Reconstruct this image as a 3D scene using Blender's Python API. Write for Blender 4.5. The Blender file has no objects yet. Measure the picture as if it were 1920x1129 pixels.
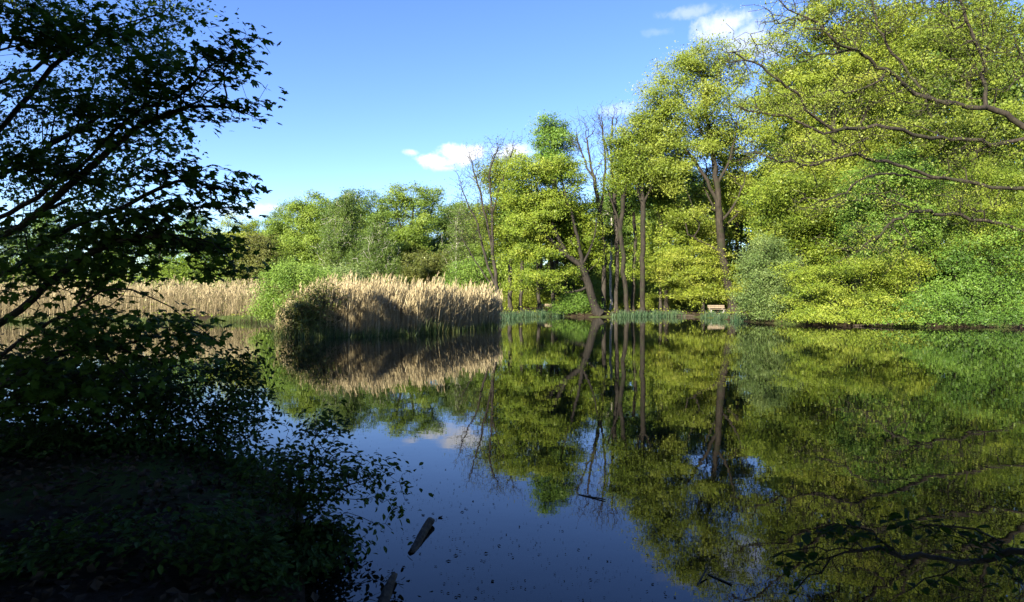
import bpy, math, time
import numpy as np
from mathutils import Matrix

T0 = time.time()
# ------------------------------------------------------------------ camera
F, H0, CZ = 1181.0, 556.0, 2.1          # focal length in photo pixels, horizon row, eye height over the water
scene = bpy.context.scene
col = scene.collection
cam = bpy.data.cameras.new('camera')
cam.sensor_width = 36.0
cam.lens = 36.0 * F / 1920.0
cam.shift_y = -(564.5 - H0) / 1920.0
cam.clip_start, cam.clip_end = 0.05, 3000
camo = bpy.data.objects.new('camera', cam)
camo.location = (0, 0, CZ)
camo.rotation_euler = (math.radians(90), 0, 0)
col.objects.link(camo)
scene.camera = camo

# ------------------------------------------------------------------ light
SUN_EL, SUN_AZ = math.radians(26), math.radians(31)     # azimuth: left of straight behind the viewer
sun_from = np.array([-math.sin(SUN_AZ) * math.cos(SUN_EL), -math.cos(SUN_AZ) * math.cos(SUN_EL), math.sin(SUN_EL)])
sl = bpy.data.lights.new('sun', 'SUN')
sl.energy, sl.angle, sl.color = 5.0, math.radians(0.5), (1.0, 0.90, 0.72)
so = bpy.data.objects.new('sun', sl)
so.rotation_euler = (math.radians(90) - SUN_EL, 0, -SUN_AZ)
col.objects.link(so)
scene.view_settings.view_transform = 'Standard'
scene.view_settings.look = 'None'
scene.view_settings.exposure = 1.9
scene.view_settings.gamma = 1.0
scene.view_settings.use_curve_mapping = False
scene.cycles.max_bounces = 7
scene.cycles.diffuse_bounces = 3
scene.cycles.glossy_bounces = 3
scene.cycles.transmission_bounces = 4
scene.cycles.caustics_reflective = False
scene.cycles.caustics_refractive = False
scene.cycles.sample_clamp_indirect = 4.0


def setup_world():
    w = bpy.data.worlds.new('World')
    scene.world = w
    w.use_nodes = True
    nt = w.node_tree
    N, L = nt.nodes, nt.links
    N.clear()
    out = N.new('ShaderNodeOutputWorld')
    bg = N.new('ShaderNodeBackground')
    bg.inputs['Strength'].default_value = 0.088
    sky = N.new('ShaderNodeTexSky')
    sky.sky_type = 'NISHITA'
    sky.sun_disc = False
    sky.sun_elevation = SUN_EL
    sky.sun_rotation = math.pi + SUN_AZ
    sky.air_density, sky.dust_density, sky.ozone_density = 0.9, 0.1, 3.0
    sky.altitude = 50
    tc = N.new('ShaderNodeTexCoord')
    # a few small fair-weather clouds, each a soft blob in a direction of the sky broken up by noise
    no = N.new('ShaderNodeTexNoise')
    no.inputs['Scale'].default_value = 34
    no.inputs['Detail'].default_value = 7
    no.inputs['Roughness'].default_value = 0.6
    L.new(tc.outputs['Generated'], no.inputs['Vector'])
    total = None
    clouds = [  # px, py, rx, ry, density
        (862, 290, 52, 21, 1.0), (825, 302, 40, 16, 0.95), (965, 283, 50, 16, 0.8), (771, 285, 15, 7, 0.6),
        (835, 315, 26, 7, 0.5), (1350, 50, 52, 28, 0.62), (1290, 24, 50, 12, 0.3), (1400, 75, 60, 34, 0.5),
        (508, 390, 60, 10, 0.45), (420, 395, 110, 12, 0.3), (1160, 208, 36, 14, 0.3), (1235, 60, 30, 9, 0.12)]
    for (px, py, rx, ry, den) in clouds:
        c = np.array([(px - 960) / F, 1.0, (H0 - py) / F])
        n = np.linalg.norm(c)
        c = c / n
        sub = N.new('ShaderNodeVectorMath'); sub.operation = 'SUBTRACT'
        sub.inputs[1].default_value = c
        L.new(tc.outputs['Generated'], sub.inputs[0])
        dv = N.new('ShaderNodeVectorMath'); dv.operation = 'DIVIDE'
        dv.inputs[1].default_value = (rx / F / n, rx / F / n * 1.5, ry / F / n)
        L.new(sub.outputs[0], dv.inputs[0])
        ln = N.new('ShaderNodeVectorMath'); ln.operation = 'LENGTH'
        L.new(dv.outputs[0], ln.inputs[0])
        ad = N.new('ShaderNodeMath'); ad.operation = 'MULTIPLY_ADD'   # length + (noise-.5)*k
        L.new(no.outputs['Fac'], ad.inputs[0]); ad.inputs[1].default_value = -2.6
        L.new(ln.outputs['Value'], ad.inputs[2])
        mr = N.new('ShaderNodeMapRange'); mr.interpolation_type = 'SMOOTHSTEP'
        mr.inputs['From Min'].default_value = -0.3
        mr.inputs['From Max'].default_value = -1.1
        mr.inputs['From Min'].default_value = -0.1
        mr.inputs['To Min'].default_value = 0.0
        mr.inputs['To Max'].default_value = den
        L.new(ad.outputs[0], mr.inputs['Value'])
        if total is None:
            total = mr.outputs['Result']
        else:
            mx = N.new('ShaderNodeMath'); mx.operation = 'MAXIMUM'
            L.new(total, mx.inputs[0]); L.new(mr.outputs['Result'], mx.inputs[1])
            total = mx.outputs[0]
    cl = N.new('ShaderNodeMath'); cl.operation = 'MINIMUM'; cl.inputs[1].default_value = 0.93
    L.new(total, cl.inputs[0])
    mix = N.new('ShaderNodeMix'); mix.data_type = 'RGBA'
    mix.inputs['B'].default_value = (4.6, 4.6, 4.8, 1)
    L.new(cl.outputs[0], mix.inputs['Factor'])
    hs = N.new('ShaderNodeHueSaturation')
    hs.inputs['Saturation'].default_value = 1.17
    hs.inputs['Hue'].default_value = 0.517
    L.new(sky.outputs['Color'], hs.inputs['Color'])
    L.new(hs.outputs['Color'], mix.inputs['A'])
    L.new(mix.outputs['Result'], bg.inputs['Color'])
    L.new(bg.outputs[0], out.inputs['Surface'])


setup_world()
rng = np.random.default_rng(11)


# ------------------------------------------------------------------ helpers
def at(px, py, D):
    """world point seen at photo pixel (px, py) at distance D"""
    return np.array([(px - 960) / F * D, D, CZ + (H0 - py) / F * D])


def np_mesh(name, V, faces, mat=None, smooth=False, tint=None):
    """faces: list of (M,k) index arrays; tint: per-face value list matching the faces"""
    me = bpy.data.meshes.new(name)
    V = np.asarray(V, dtype=np.float32)
    me.vertices.add(len(V))
    me.vertices.foreach_set('co', V.ravel())
    faces = [np.asarray(f, dtype=np.int32) for f in faces if len(f)]
    nl = sum(f.size for f in faces)
    nf = sum(len(f) for f in faces)
    me.loops.add(nl)
    me.polygons.add(nf)
    me.loops.foreach_set('vertex_index', np.concatenate([f.ravel() for f in faces]))
    tot = np.concatenate([np.full(len(f), f.shape[1], np.int32) for f in faces])
    start = np.concatenate([[0], np.cumsum(tot)[:-1]]).astype(np.int32)
    me.polygons.foreach_set('loop_start', start)
    me.polygons.foreach_set('use_smooth', np.full(nf, smooth, dtype=bool))
    if tint is not None:
        a = me.attributes.new('tint', 'FLOAT', 'FACE')
        a.data.foreach_set('value', np.asarray(tint, dtype=np.float32))
    me.update(calc_edges=True)
    if mat:
        me.materials.append(mat)
    return me


def link(name, data, parent=None, mat=None):
    o = bpy.data.objects.new(name, data)
    col.objects.link(o)
    if parent is not None:
        o.parent = parent
    return o


def tag(o, label=None, cat=None, group=None, kind=None):
    if label: o['label'] = label
    if cat: o['category'] = cat
    if group: o['group'] = group
    if kind: o['kind'] = kind
    return o


def empty(name, loc, label, cat, group=None):
    o = link(name, None)
    o.location = [float(v) for v in loc]
    o.empty_display_size = 0.3
    return tag(o, label, cat, group)


def norm(v):
    return v / np.maximum(np.linalg.norm(v, axis=-1, keepdims=True), 1e-9)


# ------------------------------------------------------------------ materials
def new_mat(name):
    m = bpy.data.materials.new(name)
    m.use_nodes = True
    nt = m.node_tree
    nt.nodes.clear()
    return m, nt.nodes, nt.links


def ramp(N, cols):
    r = N.new('ShaderNodeValToRGB')
    e = r.color_ramp.elements
    while len(e) < len(cols):
        e.new(0.5)
    for i, c in enumerate(cols):
        e[i].position = i / (len(cols) - 1)
        e[i].color = (*c, 1)
    return r


def leaf_mat(name, cols, transl=0.38, rough=0.5, spec=0.25):
    m, N, L = new_mat(name)
    out = N.new('ShaderNodeOutputMaterial')
    at_ = N.new('ShaderNodeAttribute'); at_.attribute_name = 'tint'
    oi = N.new('ShaderNodeObjectInfo')
    ad = N.new('ShaderNodeMath'); ad.operation = 'MULTIPLY_ADD'
    L.new(oi.outputs['Random'], ad.inputs[0]); ad.inputs[1].default_value = 0.22
    L.new(at_.outputs['Fac'], ad.inputs[2])
    r = ramp(N, cols)
    L.new(ad.outputs[0], r.inputs['Fac'])
    p = N.new('ShaderNodeBsdfPrincipled')
    p.inputs['Roughness'].default_value = rough
    p.inputs['Specular IOR Level'].default_value = spec
    L.new(r.outputs['Color'], p.inputs['Base Color'])
    t = N.new('ShaderNodeBsdfTranslucent')
    mc = N.new('ShaderNodeMix'); mc.data_type = 'RGBA'; mc.blend_type = 'MULTIPLY'
    mc.inputs['Factor'].default_value = 1.0
    mc.inputs['B'].default_value = (1.25, 1.2, 0.5, 1)
    L.new(r.outputs['Color'], mc.inputs['A'])
    L.new(mc.outputs['Result'], t.inputs['Color'])
    mx = N.new('ShaderNodeMixShader'); mx.inputs[0].default_value = transl
    L.new(p.outputs[0], mx.inputs[1]); L.new(t.outputs[0], mx.inputs[2])
    L.new(mx.outputs[0], out.inputs['Surface'])
    return m


def bark_mat(name, c1, c2, scale=6.0, moss=None, white=False):
    m, N, L = new_mat(name)
    out = N.new('ShaderNodeOutputMaterial')
    tc = N.new('ShaderNodeTexCoord')
    mp = N.new('ShaderNodeMapping')
    mp.inputs['Scale'].default_value = (1, 1, 4.0) if white else (1, 1, 0.22)
    L.new(tc.outputs['Object'], mp.inputs['Vector'])
    n1 = N.new('ShaderNodeTexNoise'); n1.inputs['Scale'].default_value = scale
    n1.inputs['Detail'].default_value = 6; n1.inputs['Roughness'].default_value = 0.65
    L.new(mp.outputs[0], n1.inputs['Vector'])
    r = ramp(N, [c1, c2])
    r.color_ramp.elements[0].position = 0.33; r.color_ramp.elements[1].position = 0.66
    L.new(n1.outputs['Fac'], r.inputs['Fac'])
    colr = r.outputs['Color']
    if moss:
        n2 = N.new('ShaderNodeTexNoise'); n2.inputs['Scale'].default_value = 0.9; n2.inputs['Detail'].default_value = 4
        L.new(tc.outputs['Object'], n2.inputs['Vector'])
        mr = N.new('ShaderNodeMapRange'); mr.inputs['From Min'].default_value = 0.5; mr.inputs['From Max'].default_value = 0.68
        L.new(n2.outputs['Fac'], mr.inputs['Value'])
        mx = N.new('ShaderNodeMix'); mx.data_type = 'RGBA'; mx.inputs['B'].default_value = (*moss, 1)
        L.new(mr.outputs[0], mx.inputs['Factor']); L.new(colr, mx.inputs['A'])
        colr = mx.outputs['Result']
    p = N.new('ShaderNodeBsdfPrincipled'); p.inputs['Roughness'].default_value = 0.85
    p.inputs['Specular IOR Level'].default_value = 0.2
    L.new(colr, p.inputs['Base Color'])
    b = N.new('ShaderNodeBump'); b.inputs['Strength'].default_value = 0.7; b.inputs['Distance'].default_value = 0.04
    L.new(n1.outputs['Fac'], b.inputs['Height']); L.new(b.outputs[0], p.inputs['Normal'])
    L.new(p.outputs[0], out.inputs['Surface'])
    return m


def tint_mat(name, cols, rough=0.8, transl=0.0, spec=0.2):
    if transl:
        return leaf_mat(name, cols, transl, rough, spec)
    m, N, L = new_mat(name)
    out = N.new('ShaderNodeOutputMaterial')
    a = N.new('ShaderNodeAttribute'); a.attribute_name = 'tint'
    r = ramp(N, cols); L.new(a.outputs['Fac'], r.inputs['Fac'])
    p = N.new('ShaderNodeBsdfPrincipled'); p.inputs['Roughness'].default_value = rough
    p.inputs['Specular IOR Level'].default_value = spec
    L.new(r.outputs['Color'], p.inputs['Base Color']); L.new(p.outputs[0], out.inputs['Surface'])
    return m


M = {}
M['maple'] = leaf_mat('leaf_spring_maple', [(0.052, 0.092, 0.010), (0.158, 0.228, 0.020), (0.265, 0.312, 0.040)], 0.34)
M['maple_green'] = leaf_mat('leaf_fresh_green', [(0.042, 0.095, 0.014), (0.108, 0.205, 0.026), (0.180, 0.275, 0.045)], 0.34)
M['oak'] = leaf_mat('leaf_spring_oak', [(0.0564, 0.0871, 0.0115), (0.1598, 0.2158, 0.0230), (0.2585, 0.2990, 0.0483)], 0.34)
M['yellow'] = leaf_mat('leaf_yellow_green', [(0.0733, 0.1069, 0.0115), (0.1880, 0.2455, 0.0230), (0.2914, 0.3217, 0.0483)], 0.34)
M['olive'] = leaf_mat('leaf_olive', [(0.0504, 0.0694, 0.0157), (0.0986, 0.1210, 0.0224), (0.1456, 0.1568, 0.0336)], 0.32)
M['lime'] = leaf_mat('leaf_lime', [(0.062, 0.108, 0.015), (0.145, 0.222, 0.026), (0.220, 0.290, 0.045)], 0.34)
M['mid'] = leaf_mat('leaf_mid_green', [(0.032, 0.066, 0.014), (0.082, 0.145, 0.024), (0.140, 0.205, 0.036)], 0.32)
M['birch'] = leaf_mat('leaf_birch', [(0.040, 0.078, 0.014), (0.085, 0.138, 0.024), (0.130, 0.185, 0.034)], 0.34)
M['willow'] = leaf_mat('leaf_willow_grey', [(0.055, 0.098, 0.026), (0.120, 0.182, 0.048), (0.190, 0.250, 0.080)], 0.30)
M['bush'] = leaf_mat('leaf_bush', [(0.0582, 0.1238, 0.0174), (0.1238, 0.2184, 0.0320), (0.1893, 0.2839, 0.0465)], 0.34)
M['conifer'] = leaf_mat('leaf_conifer', [(0.016, 0.034, 0.016), (0.030, 0.052, 0.026), (0.045, 0.066, 0.034)], 0.08)
M['russet'] = leaf_mat('leaf_russet', [(0.070, 0.075, 0.018), (0.110, 0.118, 0.026), (0.145, 0.165, 0.034)], 0.3)
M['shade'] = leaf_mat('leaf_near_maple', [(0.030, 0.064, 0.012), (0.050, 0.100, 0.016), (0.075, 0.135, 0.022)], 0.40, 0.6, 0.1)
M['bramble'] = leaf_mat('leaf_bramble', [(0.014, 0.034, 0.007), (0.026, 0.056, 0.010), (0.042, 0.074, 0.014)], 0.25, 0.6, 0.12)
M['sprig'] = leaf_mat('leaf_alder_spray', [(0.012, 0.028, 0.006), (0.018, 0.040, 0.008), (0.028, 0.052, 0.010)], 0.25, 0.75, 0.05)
M['bark'] = bark_mat('bark_brown', (0.0092, 0.0079, 0.0059), (0.0383, 0.0317, 0.0238), 6, moss=(0.0238, 0.0277, 0.0119))
M['bark_oak'] = bark_mat('bark_oak', (0.0092, 0.0079, 0.0059), (0.0475, 0.0383, 0.0284), 9, moss=(0.0238, 0.0264, 0.0119))
M['bark_grey'] = bark_mat('bark_grey', (0.0145, 0.0125, 0.0099), (0.0581, 0.0502, 0.0396), 7)
M['bark_dark'] = bark_mat('bark_dark', (0.010, 0.009, 0.007), (0.034, 0.029, 0.023), 9)  # colour lowered to include the foliage shade on the leaning trunk
M['bark_birch'] = bark_mat('bark_birch', (0.10, 0.09, 0.08), (0.62, 0.58, 0.52), 5, white=True)
M['reed'] = tint_mat('reed_straw', [(0.125, 0.097, 0.051), (0.321, 0.261, 0.144), (0.483, 0.413, 0.249)], 0.75)
M['reed_green'] = leaf_mat('reed_shoot', [(0.030, 0.055, 0.014), (0.065, 0.100, 0.024), (0.15, 0.14, 0.055)], 0.25)
M['iris'] = leaf_mat('iris_blade', [(0.020, 0.050, 0.024), (0.040, 0.090, 0.042), (0.10, 0.15, 0.07)], 0.25)
M['debris'] = tint_mat('floating_bits', [(0.012, 0.011, 0.008), (0.030, 0.026, 0.016), (0.075, 0.065, 0.045)], 0.8)
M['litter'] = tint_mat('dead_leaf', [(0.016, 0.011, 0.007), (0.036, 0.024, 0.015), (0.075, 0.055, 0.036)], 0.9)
M['wood_pale'] = bark_mat('bench_board', (0.1560, 0.1209, 0.0819), (0.2574, 0.2106, 0.1482), 9)
M['wood_dead'] = bark_mat('wet_dead_wood', (0.0126, 0.0098, 0.0070), (0.0665, 0.0525, 0.0364), 14)
M['concrete'] = bark_mat('bench_concrete', (0.25, 0.24, 0.22), (0.38, 0.36, 0.33), 12)


def ground_mat():
    m, N, L = new_mat('woodland_floor')
    out = N.new('ShaderNodeOutputMaterial')
    tc = N.new('ShaderNodeTexCoord')
    n1 = N.new('ShaderNodeTexNoise'); n1.inputs['Scale'].default_value = 0.35; n1.inputs['Detail'].default_value = 6
    n2 = N.new('ShaderNodeTexNoise'); n2.inputs['Scale'].default_value = 9.0; n2.inputs['Detail'].default_value = 7
    n2.inputs['Roughness'].default_value = 0.7
    for n in (n1, n2):
        L.new(tc.outputs['Object'], n.inputs['Vector'])
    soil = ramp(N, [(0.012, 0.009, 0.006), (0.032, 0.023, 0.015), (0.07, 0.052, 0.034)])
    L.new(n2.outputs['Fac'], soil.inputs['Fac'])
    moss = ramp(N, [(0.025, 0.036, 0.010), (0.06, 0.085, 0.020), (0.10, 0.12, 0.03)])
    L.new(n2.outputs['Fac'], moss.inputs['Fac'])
    mr = N.new('ShaderNodeMapRange'); mr.inputs['From Min'].default_value = 0.46; mr.inputs['From Max'].default_value = 0.58
    L.new(n1.outputs['Fac'], mr.inputs['Value'])
    mx = N.new('ShaderNodeMix'); mx.data_type = 'RGBA'
    L.new(mr.outputs[0], mx.inputs['Factor']); L.new(soil.outputs['Color'], mx.inputs['A']); L.new(moss.outputs['Color'], mx.inputs['B'])
    p = N.new('ShaderNodeBsdfPrincipled'); p.inputs['Roughness'].default_value = 0.95
    p.inputs['Specular IOR Level'].default_value = 0.088
    L.new(mx.outputs['Result'], p.inputs['Base Color'])
    b = N.new('ShaderNodeBump'); b.inputs['Strength'].default_value = 0.9; b.inputs['Distance'].default_value = 0.06
    L.new(n2.outputs['Fac'], b.inputs['Height']); L.new(b.outputs[0], p.inputs['Normal'])
    L.new(p.outputs[0], out.inputs['Surface'])
    return m


def water_mat():
    m, N, L = new_mat('pond_water')
    out = N.new('ShaderNodeOutputMaterial')
    tc = N.new('ShaderNodeTexCoord')
    p = N.new('ShaderNodeBsdfPrincipled')
    p.inputs['Base Color'].default_value = (0.006, 0.007, 0.005, 1)
    p.inputs['Roughness'].default_value = 0.012
    p.inputs['IOR'].default_value = 1.333
    n1 = N.new('ShaderNodeTexNoise'); n1.inputs['Scale'].default_value = 1.3; n1.inputs['Detail'].default_value = 3
    n2 = N.new('ShaderNodeTexNoise'); n2.inputs['Scale'].default_value = 9.0; n2.inputs['Detail'].default_value = 2
    n3 = N.new('ShaderNodeTexNoise'); n3.inputs['Scale'].default_value = 0.05; n3.inputs['Detail'].default_value = 2
    for n in (n1, n2, n3):
        L.new(tc.outputs['Object'], n.inputs['Vector'])
    # light airs roughen patches of the far water
    sp = N.new('ShaderNodeSeparateXYZ'); L.new(tc.outputs['Object'], sp.inputs[0])
    far = N.new('ShaderNodeMapRange'); far.interpolation_type = 'SMOOTHSTEP'
    far.inputs['From Min'].default_value = 16; far.inputs['From Max'].default_value = 34
    L.new(sp.outputs['Y'], far.inputs['Value'])
    pat = N.new('ShaderNodeMapRange'); pat.inputs['From Min'].default_value = 0.38; pat.inputs['From Max'].default_value = 0.6
    L.new(n3.outputs['Fac'], pat.inputs['Value'])
    mm = N.new('ShaderNodeMath'); mm.operation = 'MULTIPLY'
    L.new(far.outputs[0], mm.inputs[0]); L.new(pat.outputs[0], mm.inputs[1])
    st = N.new('ShaderNodeMath'); st.operation = 'MULTIPLY_ADD'
    L.new(mm.outputs[0], st.inputs[0]); st.inputs[1].default_value = 0.0006; st.inputs[2].default_value = 0.00014
    h = N.new('ShaderNodeMath'); h.operation = 'MULTIPLY'
    L.new(n2.outputs['Fac'], h.inputs[0]); L.new(st.outputs[0], h.inputs[1])
    h2 = N.new('ShaderNodeMath'); h2.operation = 'MULTIPLY_ADD'
    L.new(n1.outputs['Fac'], h2.inputs[0]); h2.inputs[1].default_value = 0.0015; L.new(h.outputs[0], h2.inputs[2])
    b = N.new('ShaderNodeBump'); b.inputs['Strength'].default_value = 1.0; b.inputs['Distance'].default_value = 1.0
    L.new(h2.outputs[0], b.inputs['Height']); L.new(b.outputs[0], p.inputs['Normal'])
    L.new(p.outputs[0], out.inputs['Surface'])
    return m


# ------------------------------------------------------------------ the setting: ground and pond
POND = np.array([(14, 3.2), (6, 3.4), (2.5, 3.2), (0.2, 3.1), (-0.9, 3.5), (-1.45, 4.4), (-1.75, 5.4), (-2.2, 6.5), (-3.0, 7.6), (-4.6, 8.7),
                 (-7, 9.6), (-11, 10.5), (-18, 12.5), (-30, 18), (-46, 28), (-60, 42), (-56, 51), (-40, 53), (-30, 51.5), (-20, 51.5),
                 (-15.5, 47), (-12.6, 41), (-9, 44), (-4.5, 49), (-2.2, 54), (-0.8, 60), (1.2, 64.5), (4.5, 66.3), (8.0, 63.8), (11, 64.3), (14, 65.4), (18.2, 65.6),
                 (19.2, 61), (19.4, 54), (19.6, 50.5), (21.5, 47.2), (24.5, 45.2), (28, 43.8), (33, 43), (40, 40), (46, 34), (46, 18), (30, 7)], float)


def pond_sd(P):
    """signed distance to the shore line, negative over the water"""
    A = POND; B = np.roll(POND, -1, 0)
    d2 = np.full(len(P), 1e18); inside = np.zeros(len(P), bool)
    for a, b in zip(A, B):
        ab = b - a
        t = np.clip(((P - a) @ ab) / (ab @ ab), 0, 1)
        d2 = np.minimum(d2, ((P - a - t[:, None] * ab) ** 2).sum(1))
        c = ((a[1] > P[:, 1]) != (b[1] > P[:, 1]))
        with np.errstate(divide='ignore', invalid='ignore'):
            xi = (b[0] - a[0]) * (P[:, 1] - a[1]) / (b[1] - a[1]) + a[0]
        inside ^= c & (P[:, 0] < xi)
    d = np.sqrt(d2)
    return np.where(inside, -d, d)


_g = np.random.default_rng(3)
_wv = [(_g.uniform(0.05, 1.6), _g.uniform(0, 2 * math.pi), _g.uniform(0, 6.28)) for _ in range(14)]


def ground_z(X, Y):
    P = np.stack([np.ravel(X), np.ravel(Y)], 1).astype(float)
    sd = pond_sd(P)
    n = sum(np.sin(k * (P[:, 0] * math.cos(a) + P[:, 1] * math.sin(a)) + ph) / (1 + 2.2 * k) for k, a, ph in _wv) * 0.10
    land = 0.42 * (1 - np.exp(-np.maximum(sd, 0) / 0.7)) + np.clip(sd, 0, 60) * 0.012 + n * np.clip(sd / 1.5, 0.15, 1.0)
    land += np.clip(P[:, 1] - 110, 0, 60) * 0.05
    bed = -np.clip(-sd * 0.45, 0, 1.3)
    z = np.where(sd > 0, np.maximum(land, 0.02), bed)
    return z.reshape(np.shape(X))


def gz(x, y):
    return float(ground_z(np.array([x]), np.array([y]))[0])


xs = np.concatenate([np.arange(-420, -84, 24), np.arange(-84, -14, 1.4), np.arange(-14, 8, 0.28), np.arange(8, 84, 1.4), np.arange(84, 421, 24)])
ys = np.concatenate([np.arange(-90, -4, 5), np.arange(-4, 15, 0.28), np.arange(15, 120, 1.4), np.arange(120, 521, 25)])
GX, GY = np.meshgrid(xs, ys)
GZ = ground_z(GX, GY)
idx = np.arange(GX.size).reshape(GX.shape)
q = np.stack([idx[:-1, :-1], idx[:-1, 1:], idx[1:, 1:], idx[1:, :-1]], -1).reshape(-1, 4)
tag(link('ground', np_mesh('ground', np.stack([GX, GY, GZ], -1).reshape(-1, 3), [q], ground_mat(), True)), 'brown woodland floor around the pond', kind='structure')
wv = np.array([(-75, 1.5, 0), (60, 1.5, 0), (60, 84, 0), (-75, 84, 0)])
tag(link('pond_water', np_mesh('pond_water', wv, [np.array([[0, 1, 2, 3]])], water_mat())), 'still pond water mirroring sky and trees', kind='structure')

# ------------------------------------------------------------------ leaf templates (x along the leaf, y across, z up)
TRI = (np.array([(-0.45, -0.33, 0.06), (0.55, 0.02, -0.06), (-0.28, 0.36, 0.08)]), np.array([[0, 1, 2]]))
HEX = (np.array([(-0.5, 0, 0), (-0.15, -0.26, .07), (0.2, -0.22, .05), (0.52, 0, -0.07), (0.2, 0.22, .05), (-0.15, 0.26, .07)]), np.array([[0, 1, 2, 3], [0, 3, 4, 5]]))
DIAMOND = (np.array([(-0.5, 0, 0), (0, -0.36, 0.10), (0.5, 0, -0.06), (0, 0.36, 0.10)]), np.array([[0, 1, 2, 3]]))


def maple_template():
    tips = [(0, 1.0), (22, .70), (33, .46), (56, .88), (80, .58), (92, .42), (118, .62), (150, .30)]
    pts = [(0.0, 0.0, 0.03)]
    ring = []
    for a, r in tips:
        ring.append((a, r))
    full = [(-a, r) for a, r in reversed(ring[1:])] + ring
    for a, r in full:
        pts.append((r * math.cos(math.radians(a)), r * math.sin(math.radians(a)), -0.16 * r * r))
    V = np.array(pts)
    V[:, 0] -= 0.25
    n = len(full)
    Fc = np.array([(0, i, i + 1) for i in range(1, n)] + [(0, n, 1)])
    return V * 0.62, Fc


def oval_template():
    V = [(-0.5, 0, 0), (-0.28, -0.20, .05), (0.02, -0.27, .07), (0.3, -0.17, .03), (0.52, 0, -0.08), (0.3, 0.17, .03), (0.02, 0.27, .07), (-0.28, 0.20, .05),
         (-0.25, 0, 0), (0.02, 0, 0.0), (0.3, 0, -0.03)]
    Fc = [(0, 1, 8), (8, 1, 2), (8, 2, 9), (9, 2, 3), (9, 3, 10), (10, 3, 4), (0, 8, 7), (8, 6, 7), (8, 9, 6), (9, 5, 6), (9, 10, 5), (10, 4, 5)]
    return np.array(V), np.array(Fc)


MAPLE, OVAL = maple_template(), oval_template()


def leaf_frames(pos, n, R, droop=None):
    """orthonormal frames (d, s, n) for leaves with normals n"""
    n = norm(n)
    d = R.normal(size=pos.shape)
    if droop is not None:
        d = d * 0.6 + droop
    d = norm(d - (d * n).sum(1, keepdims=True) * n)
    s = np.cross(n, d)
    return d, s, n


def leaf_verts(pos, d, s, n, size, tmpl):
    Vt, Ft = tmpl
    V = pos[:, None, :] + size[:, None, None] * (Vt[None, :, 0:1] * d[:, None] + Vt[None, :, 1:2] * s[:, None] + Vt[None, :, 2:3] * n[:, None])
    k = len(Vt)
    Fc = (Ft[None] + (np.arange(len(pos)) * k)[:, None, None]).reshape(-1, Ft.shape[1])
    return V.reshape(-1, 3), Fc


# ------------------------------------------------------------------ tree growth
def smooth_line(pts, step, R, jit):
    pts = np.asarray(pts, float)
    P = np.vstack([2 * pts[0] - pts[1], pts, 2 * pts[-1] - pts[-2]])
    res = [pts[0]]
    for i in range(1, len(P) - 2):
        L = np.linalg.norm(P[i + 1] - P[i])
        m = max(1, int(math.ceil(L / step)))
        for t in np.arange(1, m + 1) / m:
            p = 0.5 * ((2 * P[i]) + (-P[i - 1] + P[i + 1]) * t + (2 * P[i - 1] - 5 * P[i] + 4 * P[i + 1] - P[i + 2]) * t * t
                       + (-P[i - 1] + 3 * P[i] - 3 * P[i + 1] + P[i + 2]) * t ** 3)
            res.append(p + R.normal(size=3) * jit)
    return np.array(res)


def grow(lines, attr, R, bole=2.0, step=0.9, alpha=0.28, tip=0.02, r0=0.4, jit=0.04, bend=0.10, down=0.7, limb_min=None):
    cap = sum(int(sum(np.linalg.norm(np.diff(np.asarray(l), axis=0), axis=1)) / step) + len(l) * 2 + 4 for l in lines) + len(attr) * 8 + 50
    P = np.zeros((cap, 3)); par = np.full(cap, -1, int); path = np.zeros(cap); ok = np.zeros(cap)
    n = 0
    base_z = lines[0][0][2]
    limbs = []
    for li, l in enumerate(lines):
        s = smooth_line(l, step, R, jit)
        if li == 0:
            prev = -1; first = 0
        else:
            prev = int(np.argmin(((P[:n] - s[0]) ** 2).sum(1))); first = 0
            if np.linalg.norm(P[prev] - s[0]) < 0.3: first = 1
        ids = []
        for k in range(first, len(s)):
            P[n] = s[k]; par[n] = prev
            path[n] = 0 if prev < 0 else path[prev] + np.linalg.norm(P[n] - P[prev])
            ok[n] = 0 if P[n][2] - base_z > bole else 1e6
            ids.append(n); prev = n; n += 1
        limbs.append(ids)
    nl = n
    if len(attr):
        order = np.argsort(((attr[:, None, :] - P[None, :nl]) ** 2).sum(2).min(1)) if len(attr) * nl < 4e6 else np.arange(len(attr))
        for a in attr[order]:
            dv = P[:n] - a
            d = np.sqrt((dv ** 2).sum(1))
            cost = d + alpha * path[:n] + down * np.maximum(dv[:, 2], 0) * 0.5 + ok[:n]
            j = int(np.argmin(cost))
            L = d[j]
            m = max(1, min(7, int(math.ceil(L / step))))
            side = R.normal(size=3) * bend * L
            side[2] = abs(side[2]) * 0.8
            o = P[j].copy(); prev = j
            for k in range(1, m + 1):
                t = k / m
                P[n] = o + (a - o) * t + side * math.sin(math.pi * t) * 0.8
                par[n] = prev; path[n] = path[prev] + L / m
                prev = n; n += 1
    P, par = P[:n], par[:n]
    cnt = np.zeros(n)
    has = np.zeros(n, bool)
    pl = par.tolist()
    for i in range(n - 1, -1, -1):
        if not has[i]: cnt[i] = 1
        if pl[i] >= 0:
            cnt[pl[i]] += cnt[i]; has[pl[i]] = True
    pw = math.log(max(r0 / tip, 1.5)) / math.log(max(cnt[0], 3))
    r = tip * cnt ** pw
    # gentle taper on explicit lines so that limbs never look cut off
    if limb_min:
        for ids, (ra, rb) in zip(limbs, limb_min):
            t = np.linspace(0, 1, len(ids))
            r[ids] = np.maximum(r[ids], ra + (rb - ra) * t)
    z = P[:, 2] - base_z
    on0 = np.zeros(n, bool); on0[limbs[0]] = True
    flare = 1 + 0.75 * np.exp(-np.maximum(z, 0) / (0.9 * r0 + 0.05))
    r = np.where(on0, r * flare, r)
    return P, par, r


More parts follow.
